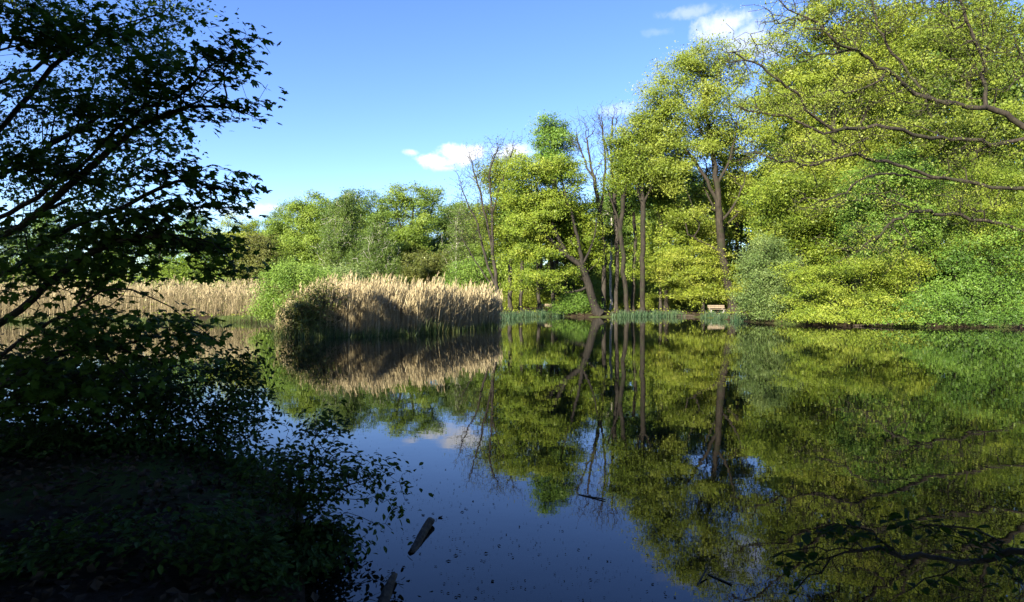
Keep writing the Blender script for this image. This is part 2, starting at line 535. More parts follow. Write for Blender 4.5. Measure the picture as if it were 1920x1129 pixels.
def tube_mesh(P, par, r, name, mat, sides=(9, 5, 3), cuts=(0.10, 0.035)):
    n = len(P)
    # main child = thickest
    main = np.full(n, -1, int)
    order = np.argsort(r)
    for i in order:
        if par[i] >= 0: main[par[i]] = i
    dirv = np.zeros((n, 3))
    hp = par >= 0
    dirv[hp] += norm(P[hp] - P[par[hp]])
    hm = main >= 0
    dirv[hm] += norm(P[main[hm]] - P[hm])
    dirv = norm(dirv)
    ref = np.where(np.abs(dirv[:, 2:3]) < 0.9, np.array([[0, 0, 1.0]]), np.array([[1.0, 0, 0]]))
    # a reference that does not jump: use x axis projected for mostly vertical, z for others
    u = norm(np.cross(dirv, ref)); v = np.cross(dirv, u)
    E = np.nonzero(hp)[0]
    rad = r[E]
    Vs, Fs = [], []
    off = 0
    for k, (lo, hi) in zip(sides, ((cuts[0], 1e9), (cuts[1], cuts[0]), (0, cuts[1]))):
        e = E[(rad >= lo) & (rad < hi)]
        if not len(e): continue
        p = par[e]
        ang = np.arange(k) * 2 * math.pi / k
        ca, sa = np.cos(ang), np.sin(ang)
        ismain = main[p] == e
        ed = norm(P[e] - P[p])
        # bottom ring uses the parent's frame for main children
        bu = np.where(ismain[:, None], u[p], u[e]); bv = np.where(ismain[:, None], v[p], v[e])
        br = np.where(ismain, r[p], r[e] * 1.15)
        br = np.minimum(br, r[e] * 1.9)
        # twist correction: align top frame to the bottom frame
        tu0 = bu - (bu * dirv[e]).sum(1, keepdims=True) * dirv[e]
        bad = np.linalg.norm(tu0, axis=1) < 0.2
        tu = np.where(bad[:, None], u[e], norm(tu0)); tv = np.cross(dirv[e], tu)
        flip = (tv * bv).sum(1) < 0
        tv = np.where(flip[:, None], -tv, tv)
        bot = P[p][:, None] + br[:, None, None] * (ca[None, :, None] * bu[:, None] + sa[None, :, None] * bv[:, None])
        top = P[e][:, None] + r[e][:, None, None] * (ca[None, :, None] * tu[:, None] + sa[None, :, None] * tv[:, None])
        V = np.concatenate([bot, top], 1).reshape(-1, 3)
        i = np.arange(k); j = (i + 1) % k
        f = np.stack([i, j, j + k, i + k], 1)
        Fc = (f[None] + (np.arange(len(e)) * 2 * k)[:, None, None]).reshape(-1, 4) + off
        Vs.append(V); Fs.append(Fc); off += len(V)
    return np_mesh(name, np.vstack(Vs), [np.vstack(Fs)], mat, True)


def sample_lobes(lobes, D, R, n_spray, per, spread):
    """lobes: (px, py, rx, ry, dD=0, rd=None) ellipsoids; returns attractor points grouped into sprays"""
    L = []
    for l in lobes:
        px, py, rx, ry = l[:4]
        dd = l[4] if len(l) > 4 else 0.0
        Dl = D + dd
        c = at(px, py, Dl)
        a, b = rx * Dl / F, ry * Dl / F
        dep = l[5] if len(l) > 5 else min(max(a, b), 1.4 * min(a, b) + 1.0) * 0.95
        L.append((c, np.array([a, dep, b])))
    w = np.array([l[1][0] * l[1][2] for l in L]); w = w / w.sum()
    ch = R.choice(len(L), n_spray, p=w)
    C = np.array([l[0] for l in L])[ch]; S = np.array([l[1] for l in L])[ch]
    u = norm(R.normal(size=(n_spray, 3)))
    rr = 0.35 + 0.65 * R.random(n_spray) ** 0.6
    sp = C + S * u * rr[:, None]
    cen = (np.array([l[0] for l in L]) * w[:, None]).sum(0)
    A = np.repeat(sp, per, 0) + R.normal(size=(n_spray * per, 3)) * np.array([spread, spread, spread * 0.55])
    return A, np.repeat(np.arange(n_spray), per), cen, sp


def build_tree(name, label, D, lines, lobes, mat='maple', bark='bark', leaves=20000, size=0.2, n_spray=170, per=3, r0=0.35, tip=0.018, bole=2.0,
               spread=0.55, clump=(0.42, 0.18), cat='tree', group=None, alpha=0.28, seed=None, droop=0.0, up=0.8, limb_min=None, step=0.9, tmpl=TRI,
               down=0.7, bend=0.10, sides=(9, 5, 3), bare=0.0, tint_shift=0.0, part='trunk', jit=0.05):
    R = np.random.default_rng(seed if seed is not None else abs(hash_str(label)) % 100000)
    n_spray = int(n_spray * 1.35)
    if tmpl is TRI:
        leaves = int(leaves * 1.75); size *= 0.76
    W = []
    for l in lines:
        W.append([at(p[0], p[1], D + (p[2] if len(p) > 2 else 0)) for p in l])
    b = W[0][0]
    gzz = gz(b[0], b[1])
    W[0][0] = np.array([b[0], b[1], gzz - 0.05])
    base = np.array([b[0], b[1], max(gzz, -0.2)])
    A, grp, cen, sp = sample_lobes(lobes, D, R, n_spray, per, spread)
    A[:, 2] = np.where(A[:, 2] < 0.3, 0.3 + 1.9 * R.random(len(A)) ** 1.3, A[:, 2])
    P, par, r = grow(W, A, R, bole=bole, alpha=alpha, tip=tip, r0=r0, limb_min=limb_min, step=step, down=down, bend=bend, jit=jit)
    root = empty(name, base, label, cat, group)
    tm = tube_mesh(P - base, par, r, name + '_' + part, M[bark], sides)
    link(part, tm, root)
    if leaves:
        nA = len(A)
        w = R.random(n_spray) ** 1.5 + 0.08
        if bare: w[R.random(n_spray) < bare] = 0
        wa = w[grp]; wa = wa / wa.sum()
        pick = R.choice(nA, leaves, p=wa)
        g = R.normal(size=(leaves, 3)) * np.array([clump[0], clump[0], 0.22 * clump[0] + 0.7 * clump[1]])
        g[:, 2] -= droop * np.abs(R.normal(size=leaves))
        pos = A[pick] + g
        keep = pos[:, 2] > 0.1 + 0.25 * R.random(leaves)
        pos, pick = pos[keep], pick[keep]; leaves = len(pos)
        outw = norm(pos - cen)
        nn = up * np.array([[0, 0, 0.30]]) + 0.45 * outw + 0.5 * sun_from + R.normal(size=(leaves, 3)) * 0.6
        dr = np.tile(np.array([[0, 0, -0.8 if droop else -0.25]]), (leaves, 1))
        d, s, nn = leaf_frames(pos, nn, R, dr)
        sz = size * np.clip(np.exp(R.normal(-0.08, 0.36, leaves)), 0.4, 2.0)
        V, Fc = leaf_verts(pos - base, d, s, nn, sz, tmpl)
        ct = R.normal(size=n_spray) * 0.22
        tint = np.clip(0.42 + tint_shift + ct[grp[pick]] + R.normal(size=leaves) * 0.13, 0, 1)
        tint = np.repeat(tint, len(tmpl[1]))
        link('crown', np_mesh(name + '_crown', V, [Fc], M[mat], False, tint), root)
    return root


def hash_str(s):
    h = 7
    for ch in s:
        h = (h * 31 + ord(ch)) % 1000003
    return h


# ------------------------------------------------------------------ far shore, left: trees behind the reeds
LEFT = 'trees behind the reeds'
build_tree('yellow_tree', 'pale yellow-green rounded tree beyond the left reed bed, topmost against the sky', 115,
           [[(442, 590), (441, 500), (446, 440)]], [(440, 432, 42, 28), (462, 455, 40, 36), (420, 470, 40, 40), (455, 500, 50, 40)], 'yellow', leaves=17000, size=0.32, r0=0.35, group=LEFT, clump=(0.6, 0.25))
build_tree('spruce_tree', 'dark narrow spruce tip poking up left of the lime-green tree', 126,
           [[(516, 590), (516, 480), (516, 402)]], [(516, 408, 5, 9), (516, 428, 11, 14), (516, 452, 17, 18), (516, 485, 24, 24)], 'conifer', leaves=9000, size=0.32, r0=0.3, group=LEFT, n_spray=110)
build_tree('russet_tree', 'brownish olive tree between the yellow tree and the willow bush', 98,
           [[(482, 588), (480, 520), (484, 470)]], [(480, 465, 34, 34), (470, 510, 36, 40), (500, 500, 30, 50)], 'russet', leaves=13000, size=0.26, r0=0.25, group=LEFT)
build_tree('pale_tree', 'thin pale green tree crown in front of the spruce tip', 110,
           [[(535, 588), (535, 500), (532, 440)]], [(530, 440, 30, 32), (515, 470, 34, 40), (540, 490, 40, 50)], 'lime', leaves=13000, size=0.3, r0=0.25, group=LEFT)
build_tree('hidden_green_tree', 'mid-green tree seen through gaps of the dark near branches, far left', 108,
           [[(300, 590), (300, 500), (300, 450)]], [(330, 470, 60, 45), (380, 480, 50, 50), (270, 460, 60, 50), (330, 520, 90, 30)], 'bush', leaves=11000, size=0.3, r0=0.35, group=LEFT, clump=(0.6, 0.25))
build_tree('far_left_tree', 'mid-green tree behind the dark trunk at the left edge', 104,
           [[(130, 590), (130, 480), (130, 420)]], [(130, 430, 90, 60), (60, 480, 80, 60), (190, 490, 70, 60), (130, 530, 120, 30)], 'mid', leaves=9000, size=0.34, r0=0.35, group=LEFT, clump=(0.6, 0.25))
build_tree('lime_tree', 'broad lime-green tree left of the dense dark tree, behind the willow bush', 104,
           [[(592, 590), (592, 500), (590, 430)]], [(592, 392, 44, 28), (562, 420, 32, 40), (600, 440, 46, 50), (560, 470, 40, 40), (600, 505, 60, 40), (540, 510, 40, 36)], 'lime', leaves=38000, size=0.27, r0=0.45, group=LEFT, n_spray=220, clump=(0.55, 0.25))
build_tree('dense_tree', 'dense dark-green tree, tallest dome above the centre of the reeds', 100,
           [[(690, 590), (690, 490), (686, 420)]], [(676, 385, 52, 27), (640, 410, 40, 44), (712, 412, 34, 36), (690, 450, 60, 56), (735, 470, 34, 44), (700, 520, 60, 40)], 'mid', leaves=44000, size=0.26, r0=0.45, group=LEFT, n_spray=240, clump=(0.5, 0.28), tint_shift=0.1)
build_tree('weeping_birch', 'larger weeping birch with pale thin stem in front of the dense dark tree', 86,
           [[(640, 590), (639, 500), (645, 420), (650, 375)]], [(648, 385, 26, 28), (640, 430, 38, 46), (655, 480, 42, 50), (622, 480, 28, 44)], 'birch', 'bark_birch', leaves=24000, size=0.2, r0=0.17, group=LEFT, droop=0.55, clump=(0.26, 0.3), n_spray=200, up=0.3)
build_tree('weeping_birch', 'smaller conical weeping birch with drooping twigs above the reed plumes', 78,
           [[(707, 590), (706, 520), (710, 450), (712, 418)]], [(712, 430, 14, 16), (710, 460, 26, 26), (708, 495, 38, 32), (712, 525, 42, 20)], 'birch', 'bark_birch', leaves=20000, size=0.18, r0=0.15, group=LEFT, droop=0.5, clump=(0.24, 0.28), n_spray=180, up=0.3)
build_tree('oak_tree', 'round-topped light oak with visible limbs right of the dense dark tree', 98,
           [[(772, 590), (770, 500), (772, 430), (775, 380)], [(771, 470), (790, 430), (812, 390)], [(771, 480), (750, 420), (742, 385)]],
           [(775, 362, 46, 20), (745, 375, 26, 24), (808, 376, 24, 24), (775, 410, 46, 40), (770, 470, 42, 40)], 'lime', 'bark_oak', leaves=21000, size=0.25, r0=0.42, group=LEFT, n_spray=170, clump=(0.5, 0.2), tint_shift=0.05)
build_tree('oak_tree', 'low olive tree tucked under the round-topped oak behind the reeds', 90,
           [[(790, 590), (790, 540), (795, 500)]], [(790, 500, 40, 34), (760, 525, 40, 26), (830, 510, 36, 40)], 'olive', 'bark_oak', leaves=17000, size=0.23, r0=0.25, group=LEFT)
build_tree('shadowy_tree', 'dim mid-green tree filling the gap right of the round-topped oak', 108,
           [[(842, 590), (842, 500), (842, 420)]], [(840, 405, 28, 26), (850, 450, 40, 46), (820, 470, 34, 44), (880, 440, 36, 46), (850, 510, 60, 40)], 'mid', leaves=22000, size=0.28, r0=0.35, group=LEFT, tint_shift=0.05, clump=(0.5, 0.25))
build_tree('slender_birch', 'slender birch with white stem rising behind the right end of the reeds', 80,
           [[(853, 588), (855, 500), (858, 430), (860, 400)]], [(860, 410, 16, 26), (855, 450, 20, 30), (862, 490, 18, 26)], 'birch', 'bark_birch', leaves=6000, size=0.18, r0=0.13, group=LEFT, n_spray=90, tip=0.012, limb_min=[(0.12, 0.04)])
build_tree('shrub', 'leafy green understory shrub between the reeds and the bare multi-stemmed tree', 78,
           [[(885, 585), (885, 545), (890, 520)]], [(880, 520, 40, 36), (905, 550, 30, 26), (850, 545, 40, 28)], 'bush', leaves=12000, size=0.2, r0=0.12, cat='shrub', bole=0.2)
build_tree('willow_bush', 'bright green rounded bush at the left end of the central reed bed', 46,
           [[(540, 603), (540, 570), (535, 540)], [(540, 590), (565, 550), (580, 520)], [(540, 590), (510, 560), (495, 530)]],
           [(520, 535, 36, 32), (560, 520, 44, 30), (505, 570, 28, 30), (545, 575, 40, 28), (600, 530, 36, 26)], 'bush', leaves=24000, size=0.13, r0=0.1, cat='bush', bole=0.15, spread=0.35, clump=(0.3, 0.2), tip=0.008, tint_shift=0.1)
build_tree('dark_thicket', 'dark twiggy thicket rising from the left flank of the central reeds', 33.2,
           [[(575, 627), (578, 590), (582, 560)], [(575, 620), (600, 580), (612, 550)], [(575, 620), (555, 590), (548, 570)]], [(580, 570, 34, 28), (604, 558, 28, 22), (556, 590, 24, 24), (585, 605, 40, 18), (555, 618, 26, 10)], 'olive', 'bark_dark', leaves=5200, size=0.12, r0=0.06, cat='bush', bole=0.1, spread=0.3, tip=0.008, n_spray=170, clump=(0.25, 0.2), tint_shift=-0.15)
build_tree('shrub', 'pale blossoming shrub top showing just over the left reed plumes', 60,
           [[(620, 590), (620, 545), (622, 520)]], [(620, 522, 36, 16), (645, 520, 26, 12)], 'willow', leaves=7000, size=0.16, r0=0.08, cat='shrub', bole=0.3, tint_shift=0.2)

# ------------------------------------------------------------------ far shore, centre
MID = 'trees on the far shore'
build_tree('bare_tree', 'leafless multi-stemmed tree fanning out left beside the right end of the reeds', 66,
           [[(941, 580), (932, 540), (924, 470), (922, 400), (918, 330), (930, 285)], [(935, 552), (912, 490), (895, 420), (872, 370), (862, 335)], [(924, 470), (905, 380), (888, 320), (880, 285)], [(922, 400), (945, 330), (962, 280)], [(938, 560), (918, 530), (885, 480), (868, 450)]],
           [(872, 350, 22, 36), (895, 300, 28, 36), (925, 285, 26, 26), (955, 275, 24, 24), (875, 420, 22, 50), (905, 400, 22, 70)], 'olive', 'bark_grey', leaves=1800, size=0.14, r0=0.23, tip=0.012, n_spray=260, group=MID, spread=0.6, alpha=0.2, limb_min=[(0.22, 0.04), (0.15, 0.03), (0.11, 0.03), (0.1, 0.03), (0.1, 0.03)])
build_tree('young_maple', 'bright young maple behind the bare multi-stemmed tree, slim pale trunk', 71,
           [[(957, 578), (956, 500), (948, 420), (945, 340)]], [(925, 320, 32, 22), (960, 312, 36, 24), (945, 350, 50, 34), (930, 400, 36, 40), (950, 455, 36, 34)], 'maple', 'bark_grey', leaves=22000, size=0.2, r0=0.24, group=MID)
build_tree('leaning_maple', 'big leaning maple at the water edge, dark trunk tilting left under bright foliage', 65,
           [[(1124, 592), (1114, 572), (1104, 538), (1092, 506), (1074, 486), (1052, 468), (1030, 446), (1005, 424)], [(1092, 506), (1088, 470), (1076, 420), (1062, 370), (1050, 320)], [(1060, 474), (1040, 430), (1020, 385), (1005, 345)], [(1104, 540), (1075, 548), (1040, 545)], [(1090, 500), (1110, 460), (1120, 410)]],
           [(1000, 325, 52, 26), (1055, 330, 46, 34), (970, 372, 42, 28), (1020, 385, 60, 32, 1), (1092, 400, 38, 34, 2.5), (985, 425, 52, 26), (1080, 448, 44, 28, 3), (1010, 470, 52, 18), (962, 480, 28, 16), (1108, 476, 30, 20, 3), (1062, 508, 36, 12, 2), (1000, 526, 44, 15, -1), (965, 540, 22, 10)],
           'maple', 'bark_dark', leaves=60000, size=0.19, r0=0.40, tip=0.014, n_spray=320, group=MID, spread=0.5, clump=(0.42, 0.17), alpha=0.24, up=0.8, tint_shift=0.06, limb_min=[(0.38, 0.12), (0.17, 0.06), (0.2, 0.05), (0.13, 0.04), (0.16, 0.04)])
build_tree('tall_maple', 'tall narrow green crown standing up behind the leaning maple', 78,
           [[(1042, 580), (1042, 450), (1040, 330), (1036, 250)]], [(1035, 238, 28, 20), (1020, 262, 20, 20), (1050, 268, 30, 26), (1040, 310, 34, 34)], 'maple_green', 'bark_grey', leaves=17000, size=0.22, r0=0.3, group=MID, n_spray=130)
build_tree('bare_tree', 'tall bare ash, left of the pair rising above the leaning maple', 68,
           [[(1131, 586), (1133, 520), (1131, 450), (1122, 380), (1108, 310), (1098, 255)], [(1126, 400), (1135, 320), (1130, 250), (1122, 215)], [(1114, 340), (1088, 280), (1080, 245)]],
           [(1098, 245, 24, 34), (1122, 230, 22, 34), (1085, 270, 20, 26), (1130, 290, 24, 36), (1112, 330, 24, 30)], 'olive', 'bark_grey', leaves=500, size=0.14, r0=0.25, tip=0.012, n_spray=170, group=MID, bole=12, limb_min=[(0.22, 0.05), (0.1, 0.025), (0.08, 0.025)])
build_tree('bare_tree', 'tall bare ash right of its twin, top twigs reaching highest', 70,
           [[(1155, 584), (1157, 500), (1156, 430), (1150, 350), (1146, 280), (1150, 220)], [(1152, 380), (1165, 310), (1170, 240)], [(1148, 310), (1132, 260), (1128, 220)]],
           [(1150, 225, 20, 32), (1168, 240, 20, 36), (1135, 235, 18, 30), (1160, 300, 24, 40)], 'olive', 'bark_grey', leaves=500, size=0.14, r0=0.23, tip=0.012, n_spray=160, group=MID, bole=12, limb_min=[(0.19, 0.04), (0.09, 0.025), (0.08, 0.025)])
build_tree('curved_tree', 'dark tree bowing left just right of the two bare ashes', 66,
           [[(1177, 587), (1172, 540), (1168, 480), (1160, 420), (1150, 385), (1138, 350)], [(1162, 430), (1172, 360), (1180, 300)]],
           [(1160, 345, 28, 20), (1178, 300, 32, 26), (1165, 265, 26, 20)], 'maple', 'bark', leaves=8000, size=0.19, r0=0.24, tip=0.013, n_spray=110, group=MID, bole=9, limb_min=[(0.21, 0.07), (0.1, 0.04)])
build_tree('straight_tree', 'straight dark trunk with yellow-green crown left of the tallest tree', 66,
           [[(1204, 588), (1205, 500), (1206, 400), (1204, 320), (1200, 250)], [(1205, 380), (1180, 310), (1165, 270)], [(1205, 390), (1228, 330), (1240, 290)]],
           [(1200, 240, 36, 26), (1172, 275, 30, 22), (1228, 270, 36, 30), (1195, 305, 42, 26), (1228, 325, 36, 26)], 'oak', 'bark', leaves=21000, size=0.19, r0=0.27, tip=0.013, n_spray=180, group=MID, bole=7, limb_min=[(0.25, 0.08), (0.1, 0.04), (0.1, 0.04)])
build_tree('tall_oak', 'tallest full-crowned oak on the far shore, thick trunk beside the right bench', 66,
           [[(1376, 590), (1370, 560), (1360, 510), (1352, 460), (1348, 400), (1342, 330), (1330, 250), (1318, 170)], [(1348, 390), (1320, 330), (1285, 280), (1255, 250)], [(1345, 350), (1370, 290), (1385, 220)], [(1334, 280), (1300, 220), (1270, 170)], [(1352, 470), (1320, 455), (1290, 440)], [(1350, 420), (1385, 370), (1400, 320)]],
           [(1320, 112, 52, 34), (1270, 140, 46, 40), (1230, 195, 42, 40), (1365, 130, 40, 42), (1290, 200, 66, 44), (1350, 210, 60, 50), (1240, 250, 48, 40), (1300, 280, 70, 44, 2), (1385, 270, 44, 54, 3), (1250, 330, 46, 34), (1340, 345, 62, 44, 5), (1285, 405, 44, 32, 2), (1395, 370, 36, 44, 4), (1330, 440, 50, 30, 6)],
           'oak', 'bark_oak', leaves=86000, size=0.20, r0=0.44, tip=0.014, n_spray=520, group=MID, spread=0.55, clump=(0.45, 0.26), alpha=0.22, bole=6, limb_min=[(0.38, 0.10), (0.2, 0.05), (0.18, 0.05), (0.16, 0.05), (0.14, 0.04), (0.15, 0.04)])
build_tree('understory_maple', 'low yellow maple spreading in tiers left of the right bench', 67,
           [[(1318, 586), (1318, 540), (1310, 490)], [(1316, 530), (1280, 500), (1250, 480)], [(1314, 510), (1345, 490), (1365, 480)]],
           [(1300, 475, 56, 18), (1250, 490, 40, 16), (1340, 505, 40, 18), (1290, 515, 60, 14), (1330, 545, 46, 12), (1290, 555, 40, 10), (1370, 540, 26, 20)], 'yellow', 'bark_grey', leaves=23000, size=0.17, r0=0.16, group=MID, bole=1.0, clump=(0.42, 0.10), up=1.0, n_spray=190, tip=0.01)
build_tree('understory_maple', 'slim-trunked maple with hanging yellow-green tiers between straight dark trunk and tallest oak', 70,
           [[(1249, 584), (1250, 520), (1252, 440), (1248, 380)], [(1251, 480), (1225, 450), (1205, 440)]],
           [(1250, 390, 40, 26), (1225, 440, 36, 20), (1275, 430, 36, 22), (1240, 475, 46, 18), (1215, 505, 26, 12), (1265, 535, 32, 14)], 'maple', 'bark', leaves=16000, size=0.18, r0=0.26, group=MID, bole=3, clump=(0.42, 0.12), up=0.8, tip=0.012, limb_min=[(0.24, 0.08), (0.08, 0.03)])
for px, Dd, top, lab in ((1012, 70, 380, 'slim grey trunk standing farthest left under the leaning maple'), (1019, 82, 380, 'pale trunk close beside the left bench'),
                         (1038, 69, 360, 'sunlit straight trunk just right of the left bench'), (1060, 70.5, 380, 'thin trunk halfway between left bench and leaning maple'),
                         (1074, 84, 400, 'faint thin trunk behind the leaning maple'), (1237, 70, 300, 'sunlit slim trunk left of the slim-trunked maple'),
                         (976, 70, 350, 'dark slim trunk right of the young maple'), (1382, 74, 300, 'thin trunk just behind the tallest oak'), (1300, 80, 330, 'thin trunk behind the low yellow maple'),
                         (1186, 74, 320, 'thin pale trunk between curved tree and straight dark trunk')):
    build_tree('slim_tree', lab, Dd, [[(px, 582), (px + rng.uniform(-4, 4), 500), (px + rng.uniform(-6, 6), 430), (px + rng.uniform(-8, 8), top)]],
               [(px, top + 10, 30, 26), (px - 14, top + 60, 26, 26), (px + 16, top + 50, 26, 26)], 'maple_green', 'bark_grey', leaves=5200, size=0.24, r0=0.2, n_spray=60, group='slim trunks in the wood', bole=9, limb_min=[(0.19, 0.08)])
build_tree('slender_birch', 'white birch stem between the two bare ashes', 76, [[(1146, 582), (1146, 500), (1147, 420), (1146, 370)]],
           [(1146, 380, 18, 30), (1150, 430, 18, 24)], 'birch', 'bark_birch', leaves=4500, size=0.2, r0=0.15, n_spray=60, group=MID, bole=8, limb_min=[(0.14, 0.06)])
build_tree('shrub', 'fresh green shrub at the foot of the leaning maple', 66, [[(1085, 588), (1080, 570), (1075, 556)]],
           [(1075, 565, 26, 16), (1060, 578, 22, 10), (1098, 572, 16, 12)], 'maple_green', leaves=7000, size=0.13, r0=0.06, cat='shrub', bole=0.1, spread=0.3, tip=0.008)

# ------------------------------------------------------------------ right shore
RIGHT = 'trees on the right shore'
build_tree('grey_willow', 'soft grey-green willow bush bulging over the water right of the bench', 50.5,
           [[(1450, 606), (1448, 570), (1440, 520), (1436, 470)], [(1449, 590), (1475, 550), (1490, 500)], [(1449, 595), (1425, 575), (1410, 560)]],
           [(1438, 470, 30, 28), (1425, 515, 34, 34), (1465, 510, 36, 36), (1418, 560, 30, 30), (1455, 560, 42, 36), (1490, 545, 30, 40), (1430, 590, 36, 14)], 'willow', 'bark', leaves=34000, size=0.13, r0=0.14, tip=0.008, bole=0.2, cat='bush', group=RIGHT, spread=0.4, clump=(0.3, 0.25), n_spray=260, up=0.5)
build_tree('tall_maple', 'tall yellow-green tree filling the top right behind the dark oak limbs', 58,
           [[(1560, 590), (1556, 450), (1560, 320), (1565, 200), (1570, 100)], [(1558, 330), (1510, 240), (1480, 170)], [(1560, 300), (1620, 220), (1650, 150)]],
           [(1450, 110, 40, 50), (1500, 70, 60, 44), (1570, 40, 70, 44), (1640, 60, 60, 50), (1480, 180, 60, 44), (1550, 150, 70, 60), (1640, 160, 70, 60), (1430, 230, 36, 44), (1520, 260, 70, 44), (1610, 260, 70, 50), (1690, 60, 50, 60), (1500, 330, 66, 30), (1600, 340, 70, 40), (1560, -30, 80, 40)],
           'yellow', 'bark_oak', leaves=70000, size=0.19, r0=0.40, tip=0.014, n_spray=420, group=RIGHT, bole=5, alpha=0.22, limb_min=[(0.4, 0.1), (0.18, 0.05), (0.18, 0.05)], tint_shift=-0.1)
build_tree('green_maple', 'bright green mid-height tree directly above the grey-green willow bush', 54,
           [[(1500, 595), (1500, 520), (1495, 440), (1490, 380)], [(1498, 470), (1450, 420), (1425, 390)], [(1497, 450), (1550, 400), (1580, 370)]],
           [(1440, 375, 34, 26), (1480, 350, 44, 26), (1540, 365, 50, 30), (1450, 425, 44, 28), (1510, 415, 56, 32), (1580, 410, 40, 34), (1470, 465, 40, 22), (1540, 465, 50, 24)], 'maple', 'bark', leaves=33000, size=0.18, r0=0.32, tip=0.012, n_spray=270, group=RIGHT, bole=3, clump=(0.4, 0.2), up=0.8)
build_tree('green_maple', 'mid-height tree behind the lower limbs of the right oak', 50,
           [[(1655, 600), (1655, 520), (1660, 430), (1660, 350)], [(1657, 450), (1610, 400)], [(1658, 430), (1720, 380)]],
           [(1620, 360, 46, 40), (1680, 330, 56, 50), (1620, 430, 46, 36), (1690, 430, 60, 44), (1640, 490, 60, 30), (1730, 370, 40, 50)], 'maple_green', 'bark', leaves=30000, size=0.17, r0=0.3, tip=0.012, n_spray=240, group=RIGHT, bole=2.5, clump=(0.4, 0.15))
build_tree('tall_maple', 'tall green tree filling the upper right corner behind the oak trunk', 54,
           [[(1830, 600), (1826, 450), (1820, 300), (1815, 150)], [(1822, 350), (1760, 250), (1730, 180)], [(1820, 300), (1880, 200)]],
           [(1740, 120, 60, 70), (1810, 60, 80, 80), (1890, 120, 70, 90), (1760, 240, 70, 60), (1850, 250, 80, 70), (1930, 260, 60, 80), (1790, 350, 70, 60), (1890, 370, 80, 60), (1820, -30, 90, 50)],
           'oak', 'bark', leaves=42000, size=0.22, r0=0.5, tip=0.014, n_spray=330, group=RIGHT, bole=5, tint_shift=-0.15)
build_tree('waterside_maple', 'low maple sweeping yellow tiers over the water below the right oak', 46.5,
           [[(1640, 608), (1632, 580), (1620, 550), (1610, 520)], [(1632, 585), (1580, 565), (1530, 560)], [(1620, 555), (1570, 525), (1510, 512)], [(1634, 590), (1680, 560), (1720, 530)]],
           [(1500, 512, 40, 14), (1560, 505, 46, 16), (1620, 500, 44, 18), (1530, 540, 44, 14), (1590, 555, 50, 14), (1660, 530, 44, 20), (1550, 580, 50, 10), (1620, 590, 46, 10), (1690, 575, 40, 18), (1530, 600, 40, 8, -1), (1600, 604, 60, 8, -2), (1670, 606, 50, 7, -2.5), (1480, 600, 30, 8, 2), (1700, 500, 36, 30)],
           'maple', 'bark', leaves=34000, size=0.13, r0=0.17, tip=0.009, n_spray=280, group=RIGHT, bole=0.3, spread=0.4, clump=(0.34, 0.10), up=1.0, cat='tree', tint_shift=0.02)
build_tree('waterside_shrub', 'dark green shrubs at the right edge of the far bank', 45,
           [[(1790, 615), (1790, 570), (1790, 530)], [(1790, 590), (1850, 560), (1890, 530)]],
           [(1760, 560, 50, 36), (1820, 540, 60, 44), (1890, 550, 60, 50), (1780, 595, 60, 14), (1870, 595, 60, 16), (1730, 595, 30, 14), (1830, 480, 60, 40), (1900, 460, 50, 50), (1760, 608, 60, 7, -2.2), (1840, 610, 70, 7, -3), (1910, 612, 50, 8, -4), (1700, 606, 50, 7, -1.5)], 'maple_green', 'bark', leaves=28000, size=0.15, r0=0.15, tip=0.009, n_spray=240, group=RIGHT, bole=0.2, cat='shrub', tint_shift=-0.12)
build_tree('waterside_maple', 'young leafy maple in front of the old oak trunk at the right edge', 45.5,
           [[(1868, 616), (1866, 560), (1872, 480), (1865, 400)], [(1868, 500), (1830, 440), (1800, 400)], [(1870, 460), (1910, 400)]],
           [(1860, 330, 50, 36), (1815, 390, 44, 30), (1900, 400, 40, 44), (1850, 440, 56, 30), (1800, 470, 40, 26), (1890, 500, 40, 30)], 'maple', 'bark', leaves=17000, size=0.12, r0=0.11, tip=0.008, n_spray=150, group=RIGHT, bole=1.5, spread=0.4, clump=(0.34, 0.14), tint_shift=-0.1)
